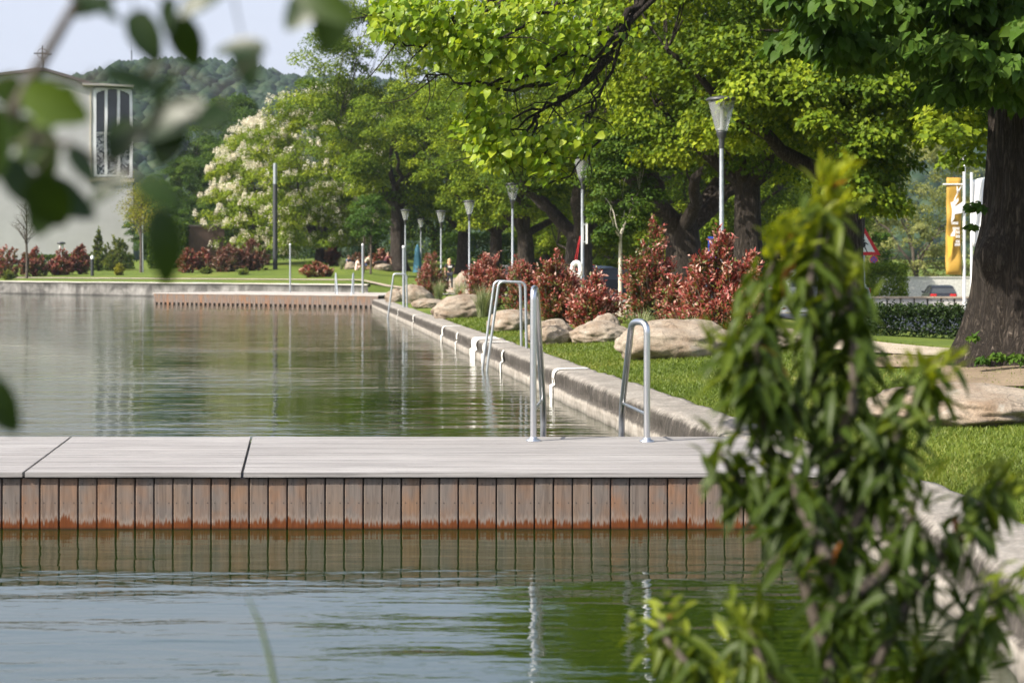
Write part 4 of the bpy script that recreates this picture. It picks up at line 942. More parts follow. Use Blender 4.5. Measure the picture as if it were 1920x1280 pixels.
# ------------------------------------------------------------------ boulders
def boulder(px, pbot, Y, w, d, h, seed, lab, rz=0., tilt=0.):
    c = ground_at(px, Y); sd_ = seed*3.7
    def fn(p):
        q = Vector((p.x*1.1+sd_, p.y*1.1, p.z*1.1)); return 1+.15*fbm(q, 3)+.035*fbm(q*4, 3)+.012*fbm(q*14, 2)
    b = MB(); b.ball((0, 0, h*.32), (w/2, d/2, h*.68), 5, 0, 0, fn)
    if tilt: b.v = [(x, y, z+tilt*x*(1 if z > 0 else 0)) for x, y, z in b.v]
    o = b.build('boulder', M['rock']); o.location = c; o.rotation_euler = (0, 0, rz); tag(o, lab, 'boulder', 'granite boulders on the lawn')
boulder(1272, 672, 23.4, 1.7, 1.3, .50, 1, 'biggest boulder, tan and rounded, lying before the large red shrub', .2)
boulder(1125, 637, 28.3, 1.0, .8, .34, 2, 'egg shaped boulder left of the biggest boulder')
boulder(1030, 637, 28.6, .82, .8, .40, 3, 'round smooth boulder behind the taller handrail')
boulder(958, 613, 34.5, 1.0, .8, .43, 4, 'long pale boulder behind the twin rail ladder')
boulder(872, 590, 44, 1.65, 1.2, .58, 5, 'wide split boulder with a flat top in front of the woman', .3)
boulder(832, 575, 47, .7, .6, .3, 6, 'small pale boulder tucked against the wide split boulder')
boulder(803, 567, 55, 1.05, .8, .3, 7, 'flat low boulder behind the single ladder rail')
boulder(784, 558, 63, 1.3, .9, .62, 8, 'pointed tilted boulder beside the tall pale post', 0, -.22)
boulder(743, 552, 66, .85, .7, .5, 9, 'brownish boulder between the single ladder rail and its post')
boulder(1135, 600, 30.5, .55, .5, .36, 10, 'small half hidden boulder behind the egg shaped one')
boulder(1800, 818, 13.6, 1.35, 1.7, .27, 11, 'broad flat boulder beside the massive trunk on the near lawn', .3)
boulder(1450, 660, 25, .9, .7, .3, 12, 'low boulder hidden behind the foreground shrub')
boulder(872, 500, 99, 1.2, 1., 1.0, 13, 'tall grey stone standing behind the woman in black')
# ------------------------------------------------------------------ church, shed, hill
def church():
    Y = 172; root = empty('church', P(120, 470, Y), 'pale grey modern church with a gable, a roof cross and a tall corner window', 'church', None, R(16))
    o = root.location; k = Y/3200; c14 = math.cos(R(16))
    lx = lambda px: (px-120)*k/c14
    lz = lambda py: P(0, py, Y).z-o.z
    zb = -3.
    poly = [(lx(-230), zb), (lx(242), zb), (lx(242), lz(333)), (lx(172), lz(333)), (lx(172), lz(160)), (lx(165), lz(158)), (lx(83), lz(134)), (lx(-230), lz(190))]
    b = MB(); b.prism(poly, 0, 24)
    b.box((lx(172)-.002, 1.2, lz(333)), (lx(242), 24, lz(162))); b.build('wall', M['plaster'], root)
    b = MB(); b.box((lx(166), -.15, lz(333)-.35), (lx(244), -.003, lz(333))); b.box((lx(166), -.12, lz(333)), (lx(167.5), -.003, lz(160))); b.build('trim', M['cream'], root)
    fr = MB()
    for px in (174, 194, 216, 238): fr.box((lx(px)-.14, -.12, lz(331)), (lx(px)+.14, .25, lz(166)))
    fr.box((lx(174), -.1, lz(331)), (lx(238), .25, lz(327)))
    n = 12; V0 = []
    for i in range(n):
        u0 = i/n; u1 = (i+1)/n; x0 = lx(174)+(lx(238)-lx(174))*u0; x1 = lx(174)+(lx(238)-lx(174))*u1; za = lz(172)+.55*math.sin(math.pi*(u0+u1)/2)
        fr.box((x0, -.1, za-.12), (x1, .2, lz(163)))
    f = fr.build('window_frame', M['white_metal'], root)
    b = MB(); b.box((lx(172), .45, lz(246)), (lx(242), .6, lz(163))); b.build('pane', M['dark_glass'], f)
    b = MB(); b.box((lx(172), .40, lz(333)), (lx(242), .6, lz(249))); b.build('stained_pane', M['stained'], f)
    b = MB(); b.box((lx(172), .2, lz(249.5)), (lx(242), .7, lz(246))); b.build('transom', M['plaster'], f)
    b = MB(); b.box((lx(152), -.9, lz(160)), (lx(243), 24, lz(156)));  b.build('bay_roof', M['roof_sheet'], root)
    b = MB()
    def slab(x0, z0, x1, z1):
        b.add([(x0, -.4, z0), (x1, -.4, z1), (x1, 24.2, z1), (x0, 24.2, z0), (x0, -.4, z0+.3), (x1, -.4, z1+.3), (x1, 24.2, z1+.3), (x0, 24.2, z0+.3)], [[0, 3, 2, 1], [4, 5, 6, 7], [0, 1, 5, 4], [1, 2, 6, 5], [2, 3, 7, 6], [3, 0, 4, 7]])
    slab(lx(83), lz(134)+.01, lx(168), lz(158.5)+.01); slab(lx(-235), lz(190)+.01, lx(83)-.001, lz(134)+.01)
    rf = b.build('roof', M['roof_dark'], root)
    b = MB(); x = lx(83); z = lz(134); b.tube([(x, 0, z), (x, 0, z+2.5)], .07, 8); b.tube([(x-.85, 0, z+1.7), (x+.85, 0, z+1.7)], .07, 8)
    b.tube([(x+.5*math.cos(a), 0, z+1.7+.5*math.sin(a)) for a in np.linspace(0, 6.283, 25)], .035, 6); b.build('cross', M['dark_metal'], rf)
    b = MB(); b.box((lx(228), -.02, lz(380)), (lx(230), -.003, lz(340))); 
church()
p = P(338, 500, 138); p.z = float(G(p.x, p.y)); r0 = empty('garden_shed', p, 'flat roofed shed clad in dark brown upright boards on the far lawn', 'shed', None, R(22))
b = MB(); b.box((-.0, 0, .1), (3.6, 3.5, 3.35)); b.build('wall', M['shed'], r0)
b = MB(); b.box((-.06, -.06, 3.353), (3.66, 3.6, 3.47)); b.build('roof', M['roof_dark'], r0)
b = MB(); b.box((-.6, -.3, -.5), (3.8, 3.6, .098)); b.build('plinth', M['pale_concrete'], r0)
def hill():
    nx, ny = 90, 26; V = []; 
    ridge = lambda x: np.interp(x, [-900, -300, -200, -170, -130, -100, 0, 150, 300, 600, 1200], [70, 88, 93, 92, 92, 88, 76, 78, 84, 74, 60])
    hz = lambda x, y: 2+(ridge(x)*(.94+.06*fbm((x*.012, 3, 0), 4)))*sst(300, 800, y)*(1+.06*fbm((x*.006, y*.006, 1), 4))
    for j in range(ny+1):
        y = 280+j*22
        for i in range(nx+1):
            x = -800+i*20; V.append((x, y, float(hz(x, y))))
    m = nx+1; F = [[j*m+i, j*m+i+1, (j+1)*m+i+1, (j+1)*m+i] for j in range(ny) for i in range(nx)]
    b = MB(); b.add(V, F, 0, 0, True); tag(b.build('hill', M['lawn']), kind='structure')
    g = np.random.default_rng(401); bm = bmesh.new(); bmesh.ops.create_icosphere(bm, subdivisions=1, radius=1); base = np.array([v.co[:] for v in bm.verts]); bf = np.array([[v.index for v in f.verts] for f in bm.faces]); bm.free()
    n = 16000; x = g.uniform(-430, 330, n); y = 330+(800-330)*g.random(n)**.8; x = x*(.5+y/800*.6); VV = []; s_ = g.uniform(2.0, 4.0, n)
    z = np.array([hz(a, c) for a, c in zip(x, y)])+s_*.35
    nb = len(base); amp = 1+.5*g.normal(size=(n, nb, 1)).clip(-1.2, 1.2)*.55
    VV = np.stack([x, y, z], -1)[:, None]+base[None]*amp*s_[:, None, None]*np.array([1, 1, 1.05]); FF = (bf[None]+(np.arange(n)*nb)[:, None, None]).reshape(-1, 3)
    o = link_mesh('hill_forest', np_mesh('hill_forest', VV.reshape(-1, 3), FF, np.repeat(g.random(n), len(bf))), M['forest']); tag(o, 'dense far wood covering the hazy hill', 'forest', None, 'stuff')
    p = Vector(((247-960)/3200*795, 795, float(hz(-177, 795)))); r0 = empty('radio_mast', p, 'thin lattice radio mast on the hill ridge', 'mast')
    b = MB()
    for dx, dy in ((-.5, -.5), (.5, -.5), (0, .6)): b.tube([(dx, dy, 0), (dx*.4, dy*.4, 17)], .12, 5)
    for k in range(14):
        z = 3+k; w = .5*(1-.6*z/17); b.tube([(-w, -w, z), (w, -w, z+1)], .06, 4)
    b.build('lattice', M['dark_metal'], r0)
    b = MB(); b.tube([(0, 0, 17), (0, 0, 21)], .1, 5); b.build('antenna', M['dark_metal'], r0)
hill()
# ------------------------------------------------------------------ cars, signs, banner, bench
def make_car(loc, rz, paint, lab):
    root = empty('parked_car', loc, lab, 'car', 'cars parked beyond the lawn', rz)
    L, Wd = 4.3, 1.78
    prof = [(-2.15, .35), (-2.13, .75), (-2.05, .95), (-1.95, 1.0), (-1.0, 1.02), (.9, .98), (1.75, .86), (2.08, .7), (2.15, .4), (2.0, .25), (-2.05, .25)]
    def loft(poly, w0, w1, zref0, zref1):
        V = []; n = len(poly)
        for s_ in (-1, 1):
            for x, z in poly:
                u = max(0, min(1, (z-zref0)/(zref1-zref0))); V.append((x, s_*(w0*(1-u)+w1*u)/2, z))
        return V, [list(range(n))[::-1], list(range(n, 2*n))]+[[i, (i+1) % n, n+(i+1) % n, n+i] for i in range(n)]
    b = MB(); b.add(*loft(prof, Wd, Wd-.06, .3, 1.02)); 
    b.add(*loft([(-1.75, 1.40), (-1.55, 1.47), (-.3, 1.52), (.25, 1.46), (.25, 1.42), (-1.75, 1.36)], 1.36, 1.3, 1.36, 1.5))
    for s_ in (-1, 1):
        for x0, x1 in ((-1.98, -1.72), (.98, .3), (-.35, -.35)):
            b.tube([(x0, s_*.83, 1.0), (x1, s_*.66, 1.42)], .035, 6)
    b.build('body', paint, root)
    b = MB(); b.add(*loft([(-1.94, 1.005), (-1.70, 1.405), (.26, 1.43), (.95, .99)], 1.66, 1.32, 1., 1.42)); b.build('window', M['dark_glass'], root)
    for x in (-1.32, 1.33):
        for s_ in (-1, 1):
            w = MB(); w.tube([(x, s_*.72, .32), (x, s_*.90, .32)], .32, 20); w = w.build('wheel', M['tyre'], root)
            q = MB(); q.tube([(x, s_*.88, .32), (x, s_*.912, .32)], .2, 16); q.build('rim', M['galv'], w)
    for s_ in (-1, 1):
        b = MB(); b.box((-2.17, s_*.62-.2, .78), (-1.99, s_*.62+.2, .95), None, 0, 0, .03); b.build('tail_light', M['tail'], root)
        b = MB(); b.box((1.9, s_*.62-.18, .62), (2.13, s_*.62+.18, .76), None, 0, 0, .03); b.build('headlight', M['white_metal'], root)
        b = MB(); b.box((.75, s_*.93-.07, 1.0), (.9, s_*.93+.07, 1.12), None, 0, 0, .03); b.build('mirror', paint, root)
    b = MB(); b.box((-2.18, -.26, .56), (-2.14, .26, .67)); b.build('number_plate', M['white'], root)
    b = MB(); b.box((-2.2, -.85, .3), (-2.1, .85, .5), None, 0, 0, .03); b.build('bumper', M['tyre'], root)
    return root
p = P(1760, 560, 112); p.z = P(0, 534, 112).z-1.52; make_car(p, R(84), M['car_dark'], 'dark grey hatchback showing its red tail lights behind the low bench')
for px, pt, Y, rz, mt, lab in ((1133, 510, 74, R(8), 'car_blue', 'grey blue car whose roof shows left of the whitewashed sapling'), (1196, 513, 71, R(10), 'car_dark', 'dark car behind the tallest red shrub, right of the sapling'), (1300, 519, 62, R(14), 'car_blue', 'blue grey car at the foot of the no stopping sign'), (1490, 528, 52, R(200), 'car_white', 'white car glimpsed through the leafy foreground shrub')):
    p = ground_at(px, Y); make_car(p, rz, M[mt], lab)
def pole_sign(name, px, Y, ztop, lab, build, r_=.035):
    p = ground_at(px, Y); root = empty(name, p, lab, 'road sign'); b = MB(); b.tube([(0, 0, -.1), (0, 0, ztop-p.z)], r_, 10); b.build('pole', M['galv'], root); build(root, -p.z); return root
def disc(b, r0, r1, y, zc, m=0, x=0.):
    n = 28; V = []
    for k in range(n):
        a = 2*math.pi*k/n; V += [(x+r0*math.cos(a), y, zc+r0*math.sin(a)), (x+r1*math.cos(a), y, zc+r1*math.sin(a))]
    b.add(V, [[2*k, 2*k+1, (2*k+3) % (2*n), (2*k+2) % (2*n)] for k in range(n)], 0, m)
def nostop(zc, rad, plate=True):
    def f(root, dz):
        z = zc+dz; b = MB(); b.prism([(rad*.98*math.cos(a), z+rad*.98*math.sin(a)) for a in np.linspace(0, 6.283, 29)[:-1]], -.06, -.04, None, 0, 1)
        disc(b, rad*.74, rad, -.064, z, 0)
        for s_ in (1, -1):
            d = rad*.12; b.add([(-rad*.6-d*.7*s_*0, -.066, z+s_*rad*.6-d), (-rad*.6+d, -.066, z+s_*rad*.6+d*0+d*.0), (rad*.6, -.066, z-s_*rad*.6+d), (rad*.6-d, -.066, z-s_*rad*.6)] if s_ > 0 else [(-rad*.6, -.068, z-rad*.6+d), (-rad*.6+d, -.068, z-rad*.6), (rad*.6, -.068, z+rad*.6-d), (rad*.6-d, -.068, z+rad*.6)], [[0, 1, 2, 3]], 0, 0)
        b.build('sign_disc', [M['red'], M['blue']], root)
        if plate:
            b = MB(); b.box((-.35, -.06, z-rad-.42), (.35, -.04, z-rad-.05)); b.build('sign_plate', M['white'], root)
    return f
pole_sign('road_sign', 1290, 70, 3.5, 'round red and blue no stopping sign with a white plate below', nostop(3.12, .31))
pole_sign('road_sign', 1638, 122, 2.9, 'small distant round no stopping sign below the warning triangle', nostop(2.32, .3, False))
def tri(root, dz):
    z = 2.02+dz; w = .46; h = .8
    def T(s_): cz = z+h/3; return [(-w*s_, cz-h/3*s_), (w*s_, cz-h/3*s_), (0, cz+2*h/3*s_)]
    b = MB(); b.prism(T(1), -.06, -.045, None, 0, 0); b.prism(T(.66), -.065, -.0605, None, 0, 1); f = b.build('sign_triangle', [M['red'], M['white']], root)
    b = MB(); c = z+h/3-.02
    b.prism([(.03*math.cos(a)-.0, c+.16+.03*math.sin(a)) for a in np.linspace(0, 6.283, 13)[:-1]], -.07, -.066)
    b.prism([(-.05, c+.11), (.05, c+.12), (.04, c-.02), (-.04, c-.02)], -.07, -.066)
    for q in ([(-.04, c-.022), (.0, c-.022), (-.07, c-.17), (-.10, c-.17)], [(.0, c-.023), (.04, c-.023), (.11, c-.17), (.08, c-.17)], [(-.052, c+.10), (-.05, c+.06), (-.12, c+.0), (-.13, c+.02)], [(.052, c+.11), (.05, c+.07), (.11, c+.03), (.12, c+.05)]): b.prism(q[::-1], -.07, -.066)
    b.build('pictogram', M['black'], f)
pole_sign('road_sign', 1619, 47, 2.9, 'red bordered triangular pedestrian warning sign beside a dark trunk', tri, .04)
def bluep(root, dz):
    z = 2.02+dz; b = MB(); b.box((-.3, -.06, z), (.0, -.05, z+.35), None, 0, 0); b.box((-.3, -.06, z-.42), (.0, -.05, z-.05), None, 0, 0); b.build('sign_plate', M['blue'], root)
    b = MB(); b.box((-.02, -.07, z+.1), (.12, -.061, z+.34)); b.box((0, -.07, z-.3), (.14, -.061, z-.05)); b.build('notice', M['white'], root)
pole_sign('road_sign', 1352, 38.5, 2.5, 'blue and white sign plates half hidden by the large red shrub', bluep)
def banner():
    Y = 70; p = ground_at(1808, Y); r0 = empty('banner', p, 'tall golden banner with a white emblem on a pale pole', 'banner', 'banners on poles')
    zt_ = P(0, 333, Y).z-p.z; zb = P(0, 515, Y).z-p.z; x0 = (1775-1808)*Y/3200; x1 = -.13; n = 20
    b = MB(); b.tube([(0, 0, -.1), (0, 0, zt_+1.)], .06, 12); b.build('pole', M['white_metal'], r0)
    wav = lambda u: .05*math.sin(u*11)+.04*math.sin(u*23+1)
    V = []; F = []
    for i in range(n+1):
        u = i/n; z = zt_*(1-u)+zb*u
        for k in range(5):
            s_ = k/4; V.append((x0*(1-s_)+x1*s_-.06*u*(1-s_), wav(u+.1*s_)-.02, z))
    F = [[i*5+k, i*5+k+1, i*5+k+6, i*5+k+5] for i in range(n) for k in range(4)]
    b = MB(); b.add(V, F, 0, 0, True); cl = b.build('cloth', M['gold'], r0); md = cl.modifiers.new('thick', 'SOLIDIFY'); md.thickness = .006
    b = MB(); b.tube([(x0-.16, -.02, zt_-.28), (.02, -.02, zt_-.28)], .03, 8); b.build('arm', M['white_metal'], r0)
    X = lambda px: (px-1808)*Y/3200; Z = lambda py: P(0, py, Y).z-p.z
    b = MB()
    for pl in ([(1786, 378), (1789, 370), (1793, 362), (1798, 352), (1803, 347), (1797, 358), (1793, 366), (1790, 374), (1788, 410), (1782, 417), (1784, 395), (1781, 380)], [(1792, 349), (1794, 350), (1796, 360), (1793, 363)], [(1789, 388), (1804, 378), (1803, 399), (1788, 402)], [(1788, 378), (1795, 371), (1796, 376), (1790, 385)]):
        b.prism([(X(a), Z(c)) for a, c in pl][::-1], -.125, -.12)
    for i, (yy_, xa, xb) in enumerate(((418, 1783, 1798), (428, 1785, 1799), (435, 1791, 1799), (443, 1791, 1799), (452, 1791, 1799), (458, 1789, 1800))):
        nn = int((xb-xa)/2.6)
        for q in range(nn): b.box((X(xa+q*2.6), -.125, Z(yy_+3)), (X(xa+q*2.6+1.5), -.12, Z(yy_-2)))
    b.prism([(X(a), Z(c)) for a, c in ((1780, 443), (1786, 432), (1790, 430), (1789, 443))][::-1], -.125, -.12); b.build('emblem', M['white'], cl)
    b = MB(); b.prism([(X(a), Z(c)) for a, c in ((1775, 440), (1779, 444), (1786, 444), (1785, 465), (1782, 478), (1776, 486))][::-1], -.115, -.11); b.build('yellow_patch', M['gold_light'], cl)
    p = ground_at(1822, 66); r1 = empty('banner', p, 'white flag with faint coloured folds beside the massive trunk', 'banner', 'banners on poles'); Yb = 66
    zt_ = P(0, 338, Yb).z-p.z; zb = P(0, 462, Yb).z-p.z
    b = MB(); b.tube([(0, .02, -.1), (0, .02, zt_+.3)], .05, 10); b.build('pole', M['white_metal'], r1)
    V = []; n = 16
    for i in range(n+1):
        u = i/n
        for k in range(9):
            s_ = k/8; V.append((.03+s_*.62*(1-.55*u), .10*math.sin(s_*9+u*4), zt_*(1-u)+zb*u+.15*s_*(1-u)))
    b = MB(); b.add(V, [[i*9+k, i*9+k+1, i*9+k+10, i*9+k+9] for i in range(n) for k in range(8)], 0, 0, True); cl = b.build('cloth', M['white'], r1); md = cl.modifiers.new('thick', 'SOLIDIFY'); md.thickness = .006
banner()
def bench():
    Y = 76; p = P(1640, 577, Y); r0 = empty('bench', p, 'long low bench of pale blocks with a plank top beyond the pale road', 'bench'); w = .6; n = 9
    b = MB(); b.box((-.2, -.1, .43), (n*w, .5, .5)); b.build('top_plank', M['plank_bench'], r0)
    for k in range(n):
        b = MB(); b.box((k*w, -.02, -.4), (k*w+w*.86, .42, .428), None, 0, 0, .01); b.build('block', M['pale_concrete'], r0)
bench()
p = P(1745, 540, 126); p.z = -1.2; r0 = empty('garden_wall', p, 'low whitewashed wall behind the dark hatchback', 'wall')
b = MB(); b.box((-4.5, 0, -.5), (5, .3, 2.2)); b.build('wall', M['white_paint'], r0)
b = MB(); b.box((-4.55, -.05, 2.203), (5.05, .35, 2.3)); b.build('coping', M['pale_concrete'], r0)
p = ground_at(783, 108); r0 = empty('parasol', p, 'folded turquoise parasol behind the red shrub', 'parasol')
b = MB(); b.tube([(0, 0, 0), (0, 0, 2.1)], .03, 8); b.build('pole', M['white_metal'], r0)
b = MB(); b.lathe([(.3, .35), (.3, .6), (.22, 1.3), (.17, 1.8), (.05, 2.1), (0, 2.15)], (0, 0, 0), 10); b.build('canopy', M['teal'], r0)
# ------------------------------------------------------------------ people
def skin_obj(name, verts, edges, rad, mat, parent):
    me = bpy.data.meshes.new(name); me.from_pydata(verts, edges, []); o = link_mesh(name, me, mat, parent)
    o.modifiers.new('skin', 'SKIN'); sv = me.skin_vertices[0].data
    for i, r_ in enumerate(rad): sv[i].radius = (r_, r_) if not isinstance(r_, tuple) else r_; sv[i].use_root = (i == 0)
    s_ = o.modifiers.new('sub', 'SUBSURF'); s_.levels = 1; s_.render_levels = 2; return o
def person(loc, rz, joints, shirt, legs, hair, lab, sleeve=True, print_=False, bare_legs=False, long_hair=False):
    """joints: dict of points"""
    root = empty('person', loc, lab, 'person', None, rz); J = joints
    def chain(names): return [J[n] for n in names]
    names = ['pelvis', 'waist', 'chest', 'neck', 'head', 'crown', 'shL', 'elL', 'haL', 'fiL', 'shR', 'elR', 'haR', 'fiR', 'hipL', 'knL', 'anL', 'toL', 'hipR', 'knR', 'anR', 'toR']
    rad = [.115, .10, .12, .045, .085, .06, .05, .038, .026, .02, .05, .038, .026, .02, .085, .055, .036, .03, .085, .055, .036, .03]
    ix = {n: i for i, n in enumerate(names)}
    E = [('pelvis', 'waist'), ('waist', 'chest'), ('chest', 'neck'), ('neck', 'head'), ('head', 'crown')]
    for s_ in 'LR': E += [('chest', 'sh'+s_), ('sh'+s_, 'el'+s_), ('el'+s_, 'ha'+s_), ('ha'+s_, 'fi'+s_), ('pelvis', 'hip'+s_), ('hip'+s_, 'kn'+s_), ('kn'+s_, 'an'+s_), ('an'+s_, 'to'+s_)]
    body = skin_obj('body', [J[n] for n in names], [(ix[a], ix[b_]) for a, b_ in E], rad, M['skin'], root)
    L_ = lambda a, b_, t: tuple(a[i]*(1-t)+b_[i]*t for i in range(3))
    vs = [J['pelvis'], J['waist'], J['chest'], L_(J['chest'], J['neck'], .55)]; ed = [(0, 1), (1, 2), (2, 3)]; rr = [.14, .12, .145, .07]
    for s_ in 'LR':
        k = len(vs); vs += [J['sh'+s_], L_(J['sh'+s_], J['el'+s_], .6)]; rr += [.068, .06]; ed += [(2, k), (k, k+1)]
    skin_obj('shirt', vs, ed, rr, M[shirt], root)
    vs = [J['pelvis']]; ed = []; rr = [.14]
    for s_ in 'LR':
        k = len(vs); vs += [J['hip'+s_], J['kn'+s_], L_(J['kn'+s_], J['an'+s_], .9)]; rr += [.10, .068, .05]; ed += [(0, k), (k, k+1), (k+1, k+2)]
        if bare_legs: vs.pop(); rr.pop(); ed.pop(); vs[-1] = L_(J['hip'+s_], J['kn'+s_], .5); rr[-1] = .085
    skin_obj('trousers', vs, ed, rr, M[legs], root)
    h = Vector(J['head']); up = (Vector(J['crown'])-h).normalized(); c = h+up*.03
    b = MB(); b.ball(c+Vector((0, .03, .03)), (.105, .105, .115), 2, 0, 0, lambda p_: 1 if not (p_.y < -.35 and p_.z < .35) else .72)
    if long_hair: b.ball(c+Vector((-.02, .06, -.1)), (.10, .06, .14), 2)
    b.build('hair', M[hair], root)
    b = MB(); hd = c+Vector((0, -.088, -.015)); b.ball(hd+Vector((0, -.012, 0)), (.014, .02, .022), 1)
    for s_ in (-1, 1): b.ball(hd+Vector((s_*.033, .004, .03)), (.012, .008, .008), 1, 0, 1); b.ball(c+Vector((s_*.09, .0, .0)), (.012, .025, .035), 1)
    b.ball(hd+Vector((0, .006, -.045)), (.024, .008, .007), 1, 0, 2); b.build('face', [M['skin'], M['black'], M['red']], root)
    if print_: b = MB(); ch = Vector(J['chest']); b.box(ch+Vector((-.10, -.175, -.06)), ch+Vector((.10, -.135, .03))); b.build('shirt_print', M['white_cloth'], root)
    return root
stand = dict(pelvis=(0, 0, .95), waist=(0, 0, 1.1), chest=(0, 0, 1.3), neck=(0, 0, 1.45), head=(.0, -.01, 1.56), crown=(.0, 0, 1.64),
             shL=(-.19, 0, 1.38), elL=(-.25, .02, 1.12), haL=(-.25, -.05, .88), fiL=(-.24, -.07, .78), shR=(.19, 0, 1.38), elR=(.26, .04, 1.13), haR=(.2, .08, .92), fiR=(.16, .09, .86),
             hipL=(-.09, 0, .9), knL=(-.10, -.02, .5), anL=(-.12, 0, .09), toL=(-.14, -.14, .04), hipR=(.09, 0, .9), knR=(.12, -.03, .5), anR=(.13, 0, .09), toR=(.15, -.14, .04))
person(ground_at(843, 92), R(10), stand, 'black_cloth', 'navy_cloth', 'blonde', 'blonde woman in a black printed t-shirt and dark trousers standing on the path', print_=True, long_hair=True)
sit = dict(pelvis=(0, 0, .14), waist=(0, -.02, .30), chest=(0, -.05, .50), neck=(0, -.08, .66), head=(.0, -.11, .77), crown=(.0, -.11, .86),
           shL=(-.18, -.04, .58), elL=(-.26, -.15, .36), haL=(-.16, -.38, .36), fiL=(-.1, -.42, .36), shR=(.18, -.04, .58), elR=(.26, -.15, .36), haR=(.16, -.38, .36), fiR=(.1, -.42, .36),
           hipL=(-.09, -.03, .12), knL=(-.13, -.40, .42), anL=(-.12, -.62, .09), toL=(-.12, -.76, .04), hipR=(.09, -.03, .12), knR=(.13, -.40, .42), anR=(.12, -.62, .09), toR=(.12, -.76, .04))
lean_ = dict(sit); lean_.update(waist=(0, .06, .29), chest=(0, .16, .46), neck=(0, .2, .6), head=(0, .2, .71), crown=(0, .19, .8), shL=(-.18, .18, .53), elL=(-.24, .36, .3), haL=(-.24, .4, .06), fiL=(-.24, .44, .03), shR=(.18, .18, .53), elR=(.24, .36, .3), haR=(.24, .4, .06), fiR=(.24, .44, .03), knL=(-.12, -.46, .16), anL=(-.12, -.86, .06), toL=(-.12, -.93, .14), knR=(.12, -.46, .2), anR=(.12, -.86, .06), toR=(.12, -.93, .14))
kneel = dict(sit); kneel.update(pelvis=(0, 0, .42), waist=(0, -.08, .58), chest=(0, -.2, .74), neck=(0, -.3, .86), head=(0, -.38, .95), crown=(0, -.42, 1.03), shL=(-.18, -.22, .8), elL=(-.2, -.4, .55), haL=(-.15, -.5, .3), fiL=(-.12, -.54, .22), shR=(.18, -.22, .8), elR=(.2, -.4, .55), haR=(.15, -.5, .3), fiR=(.12, -.54, .22), hipL=(-.09, 0, .38), knL=(-.11, -.36, .08), anL=(-.11, .06, .06), toL=(-.11, .16, .03), hipR=(.09, 0, .38), knR=(.11, -.36, .08), anR=(.11, .06, .06), toR=(.11, .16, .03))
GS = 'people resting on the far lawn'
tag(person(ground_at(669, 116), R(110), sit, 'pale_cloth', 'pale_cloth', 'brown_hair', 'person in a pale pink top sitting on the far lawn', bare_legs=True), group=GS)
tag(person(ground_at(684, 117), R(100), kneel, 'cream_cloth', 'blue_cloth', 'brown_hair', 'person in a cream top kneeling forward on the far lawn', bare_legs=True), group=GS)
o = person(ground_at(722, 116), R(-80), lean_, 'maroon_cloth', 'black_cloth', 'brown_hair', 'person in maroon leaning back on a pale stone by the lone trunk'); o.location.z += .34; tag(o, group=GS)
tag(person(ground_at(652, 123), R(60), sit, 'blue_cloth', 'navy_cloth', 'brown_hair', 'person in grey blue sitting in the shade under the chestnut'), group=GS)
boulder(719, 512, 116, 1.2, .9, .40, 14, 'pale stone under the person in maroon')
boulder(657, 510, 119, .9, .7, .5, 15, 'mossy stone under the chestnut near the sunbathers')
# ------------------------------------------------------------------ lawn blades
def lawn_blades():
    g = np.random.default_rng(501); n = 230000
    Y = 1/(1/7.2-g.random(n)*(1/7.2-1/46)); s_ = .52+g.random(n)**1.3*(4.2+Y*.05); X = edge(Y)+s_
    px = 960+X/Y*3200; ok = (px < 2000); X = X[ok]; Y = Y[ok]; n = len(X); Z = G(X, Y)-.006
    soil = np.hypot((X-5.6)/2., (Y-18.5)/4.5) < 1
    keep = ~soil | (g.random(n) < .25); X, Y, Z = X[keep], Y[keep], Z[keep]; n = len(X)
    h = (.016+.018*g.random(n))*(1+Y*.014); w = (.0022+.0006*Y*.5)*(.8+.5*g.random(n)); a = g.random(n)*6.28; tx = g.normal(size=n)*.5; ty = g.normal(size=n)*.5
    V = np.stack([np.stack([X-w*np.cos(a), Y-w*np.sin(a), Z], -1), np.stack([X+w*np.cos(a), Y+w*np.sin(a), Z], -1), np.stack([X+tx*h, Y+ty*h, Z+h], -1)], 1).reshape(-1, 3)
    patch = .5+.5*np.sin(X*1.3+np.sin(Y*.7)*2)*np.sin(Y*.9+1); r_ = np.clip(.2+.35*patch+.45*g.random(n), 0, 1)
    o = link_mesh('lawn_grass', np_mesh('lawn_grass', V, np.arange(3*n).reshape(-1, 3), r_), M['grass_blade']); tag(o, 'short mown lawn grass along the coping', 'grass', None, 'stuff')
lawn_blades()
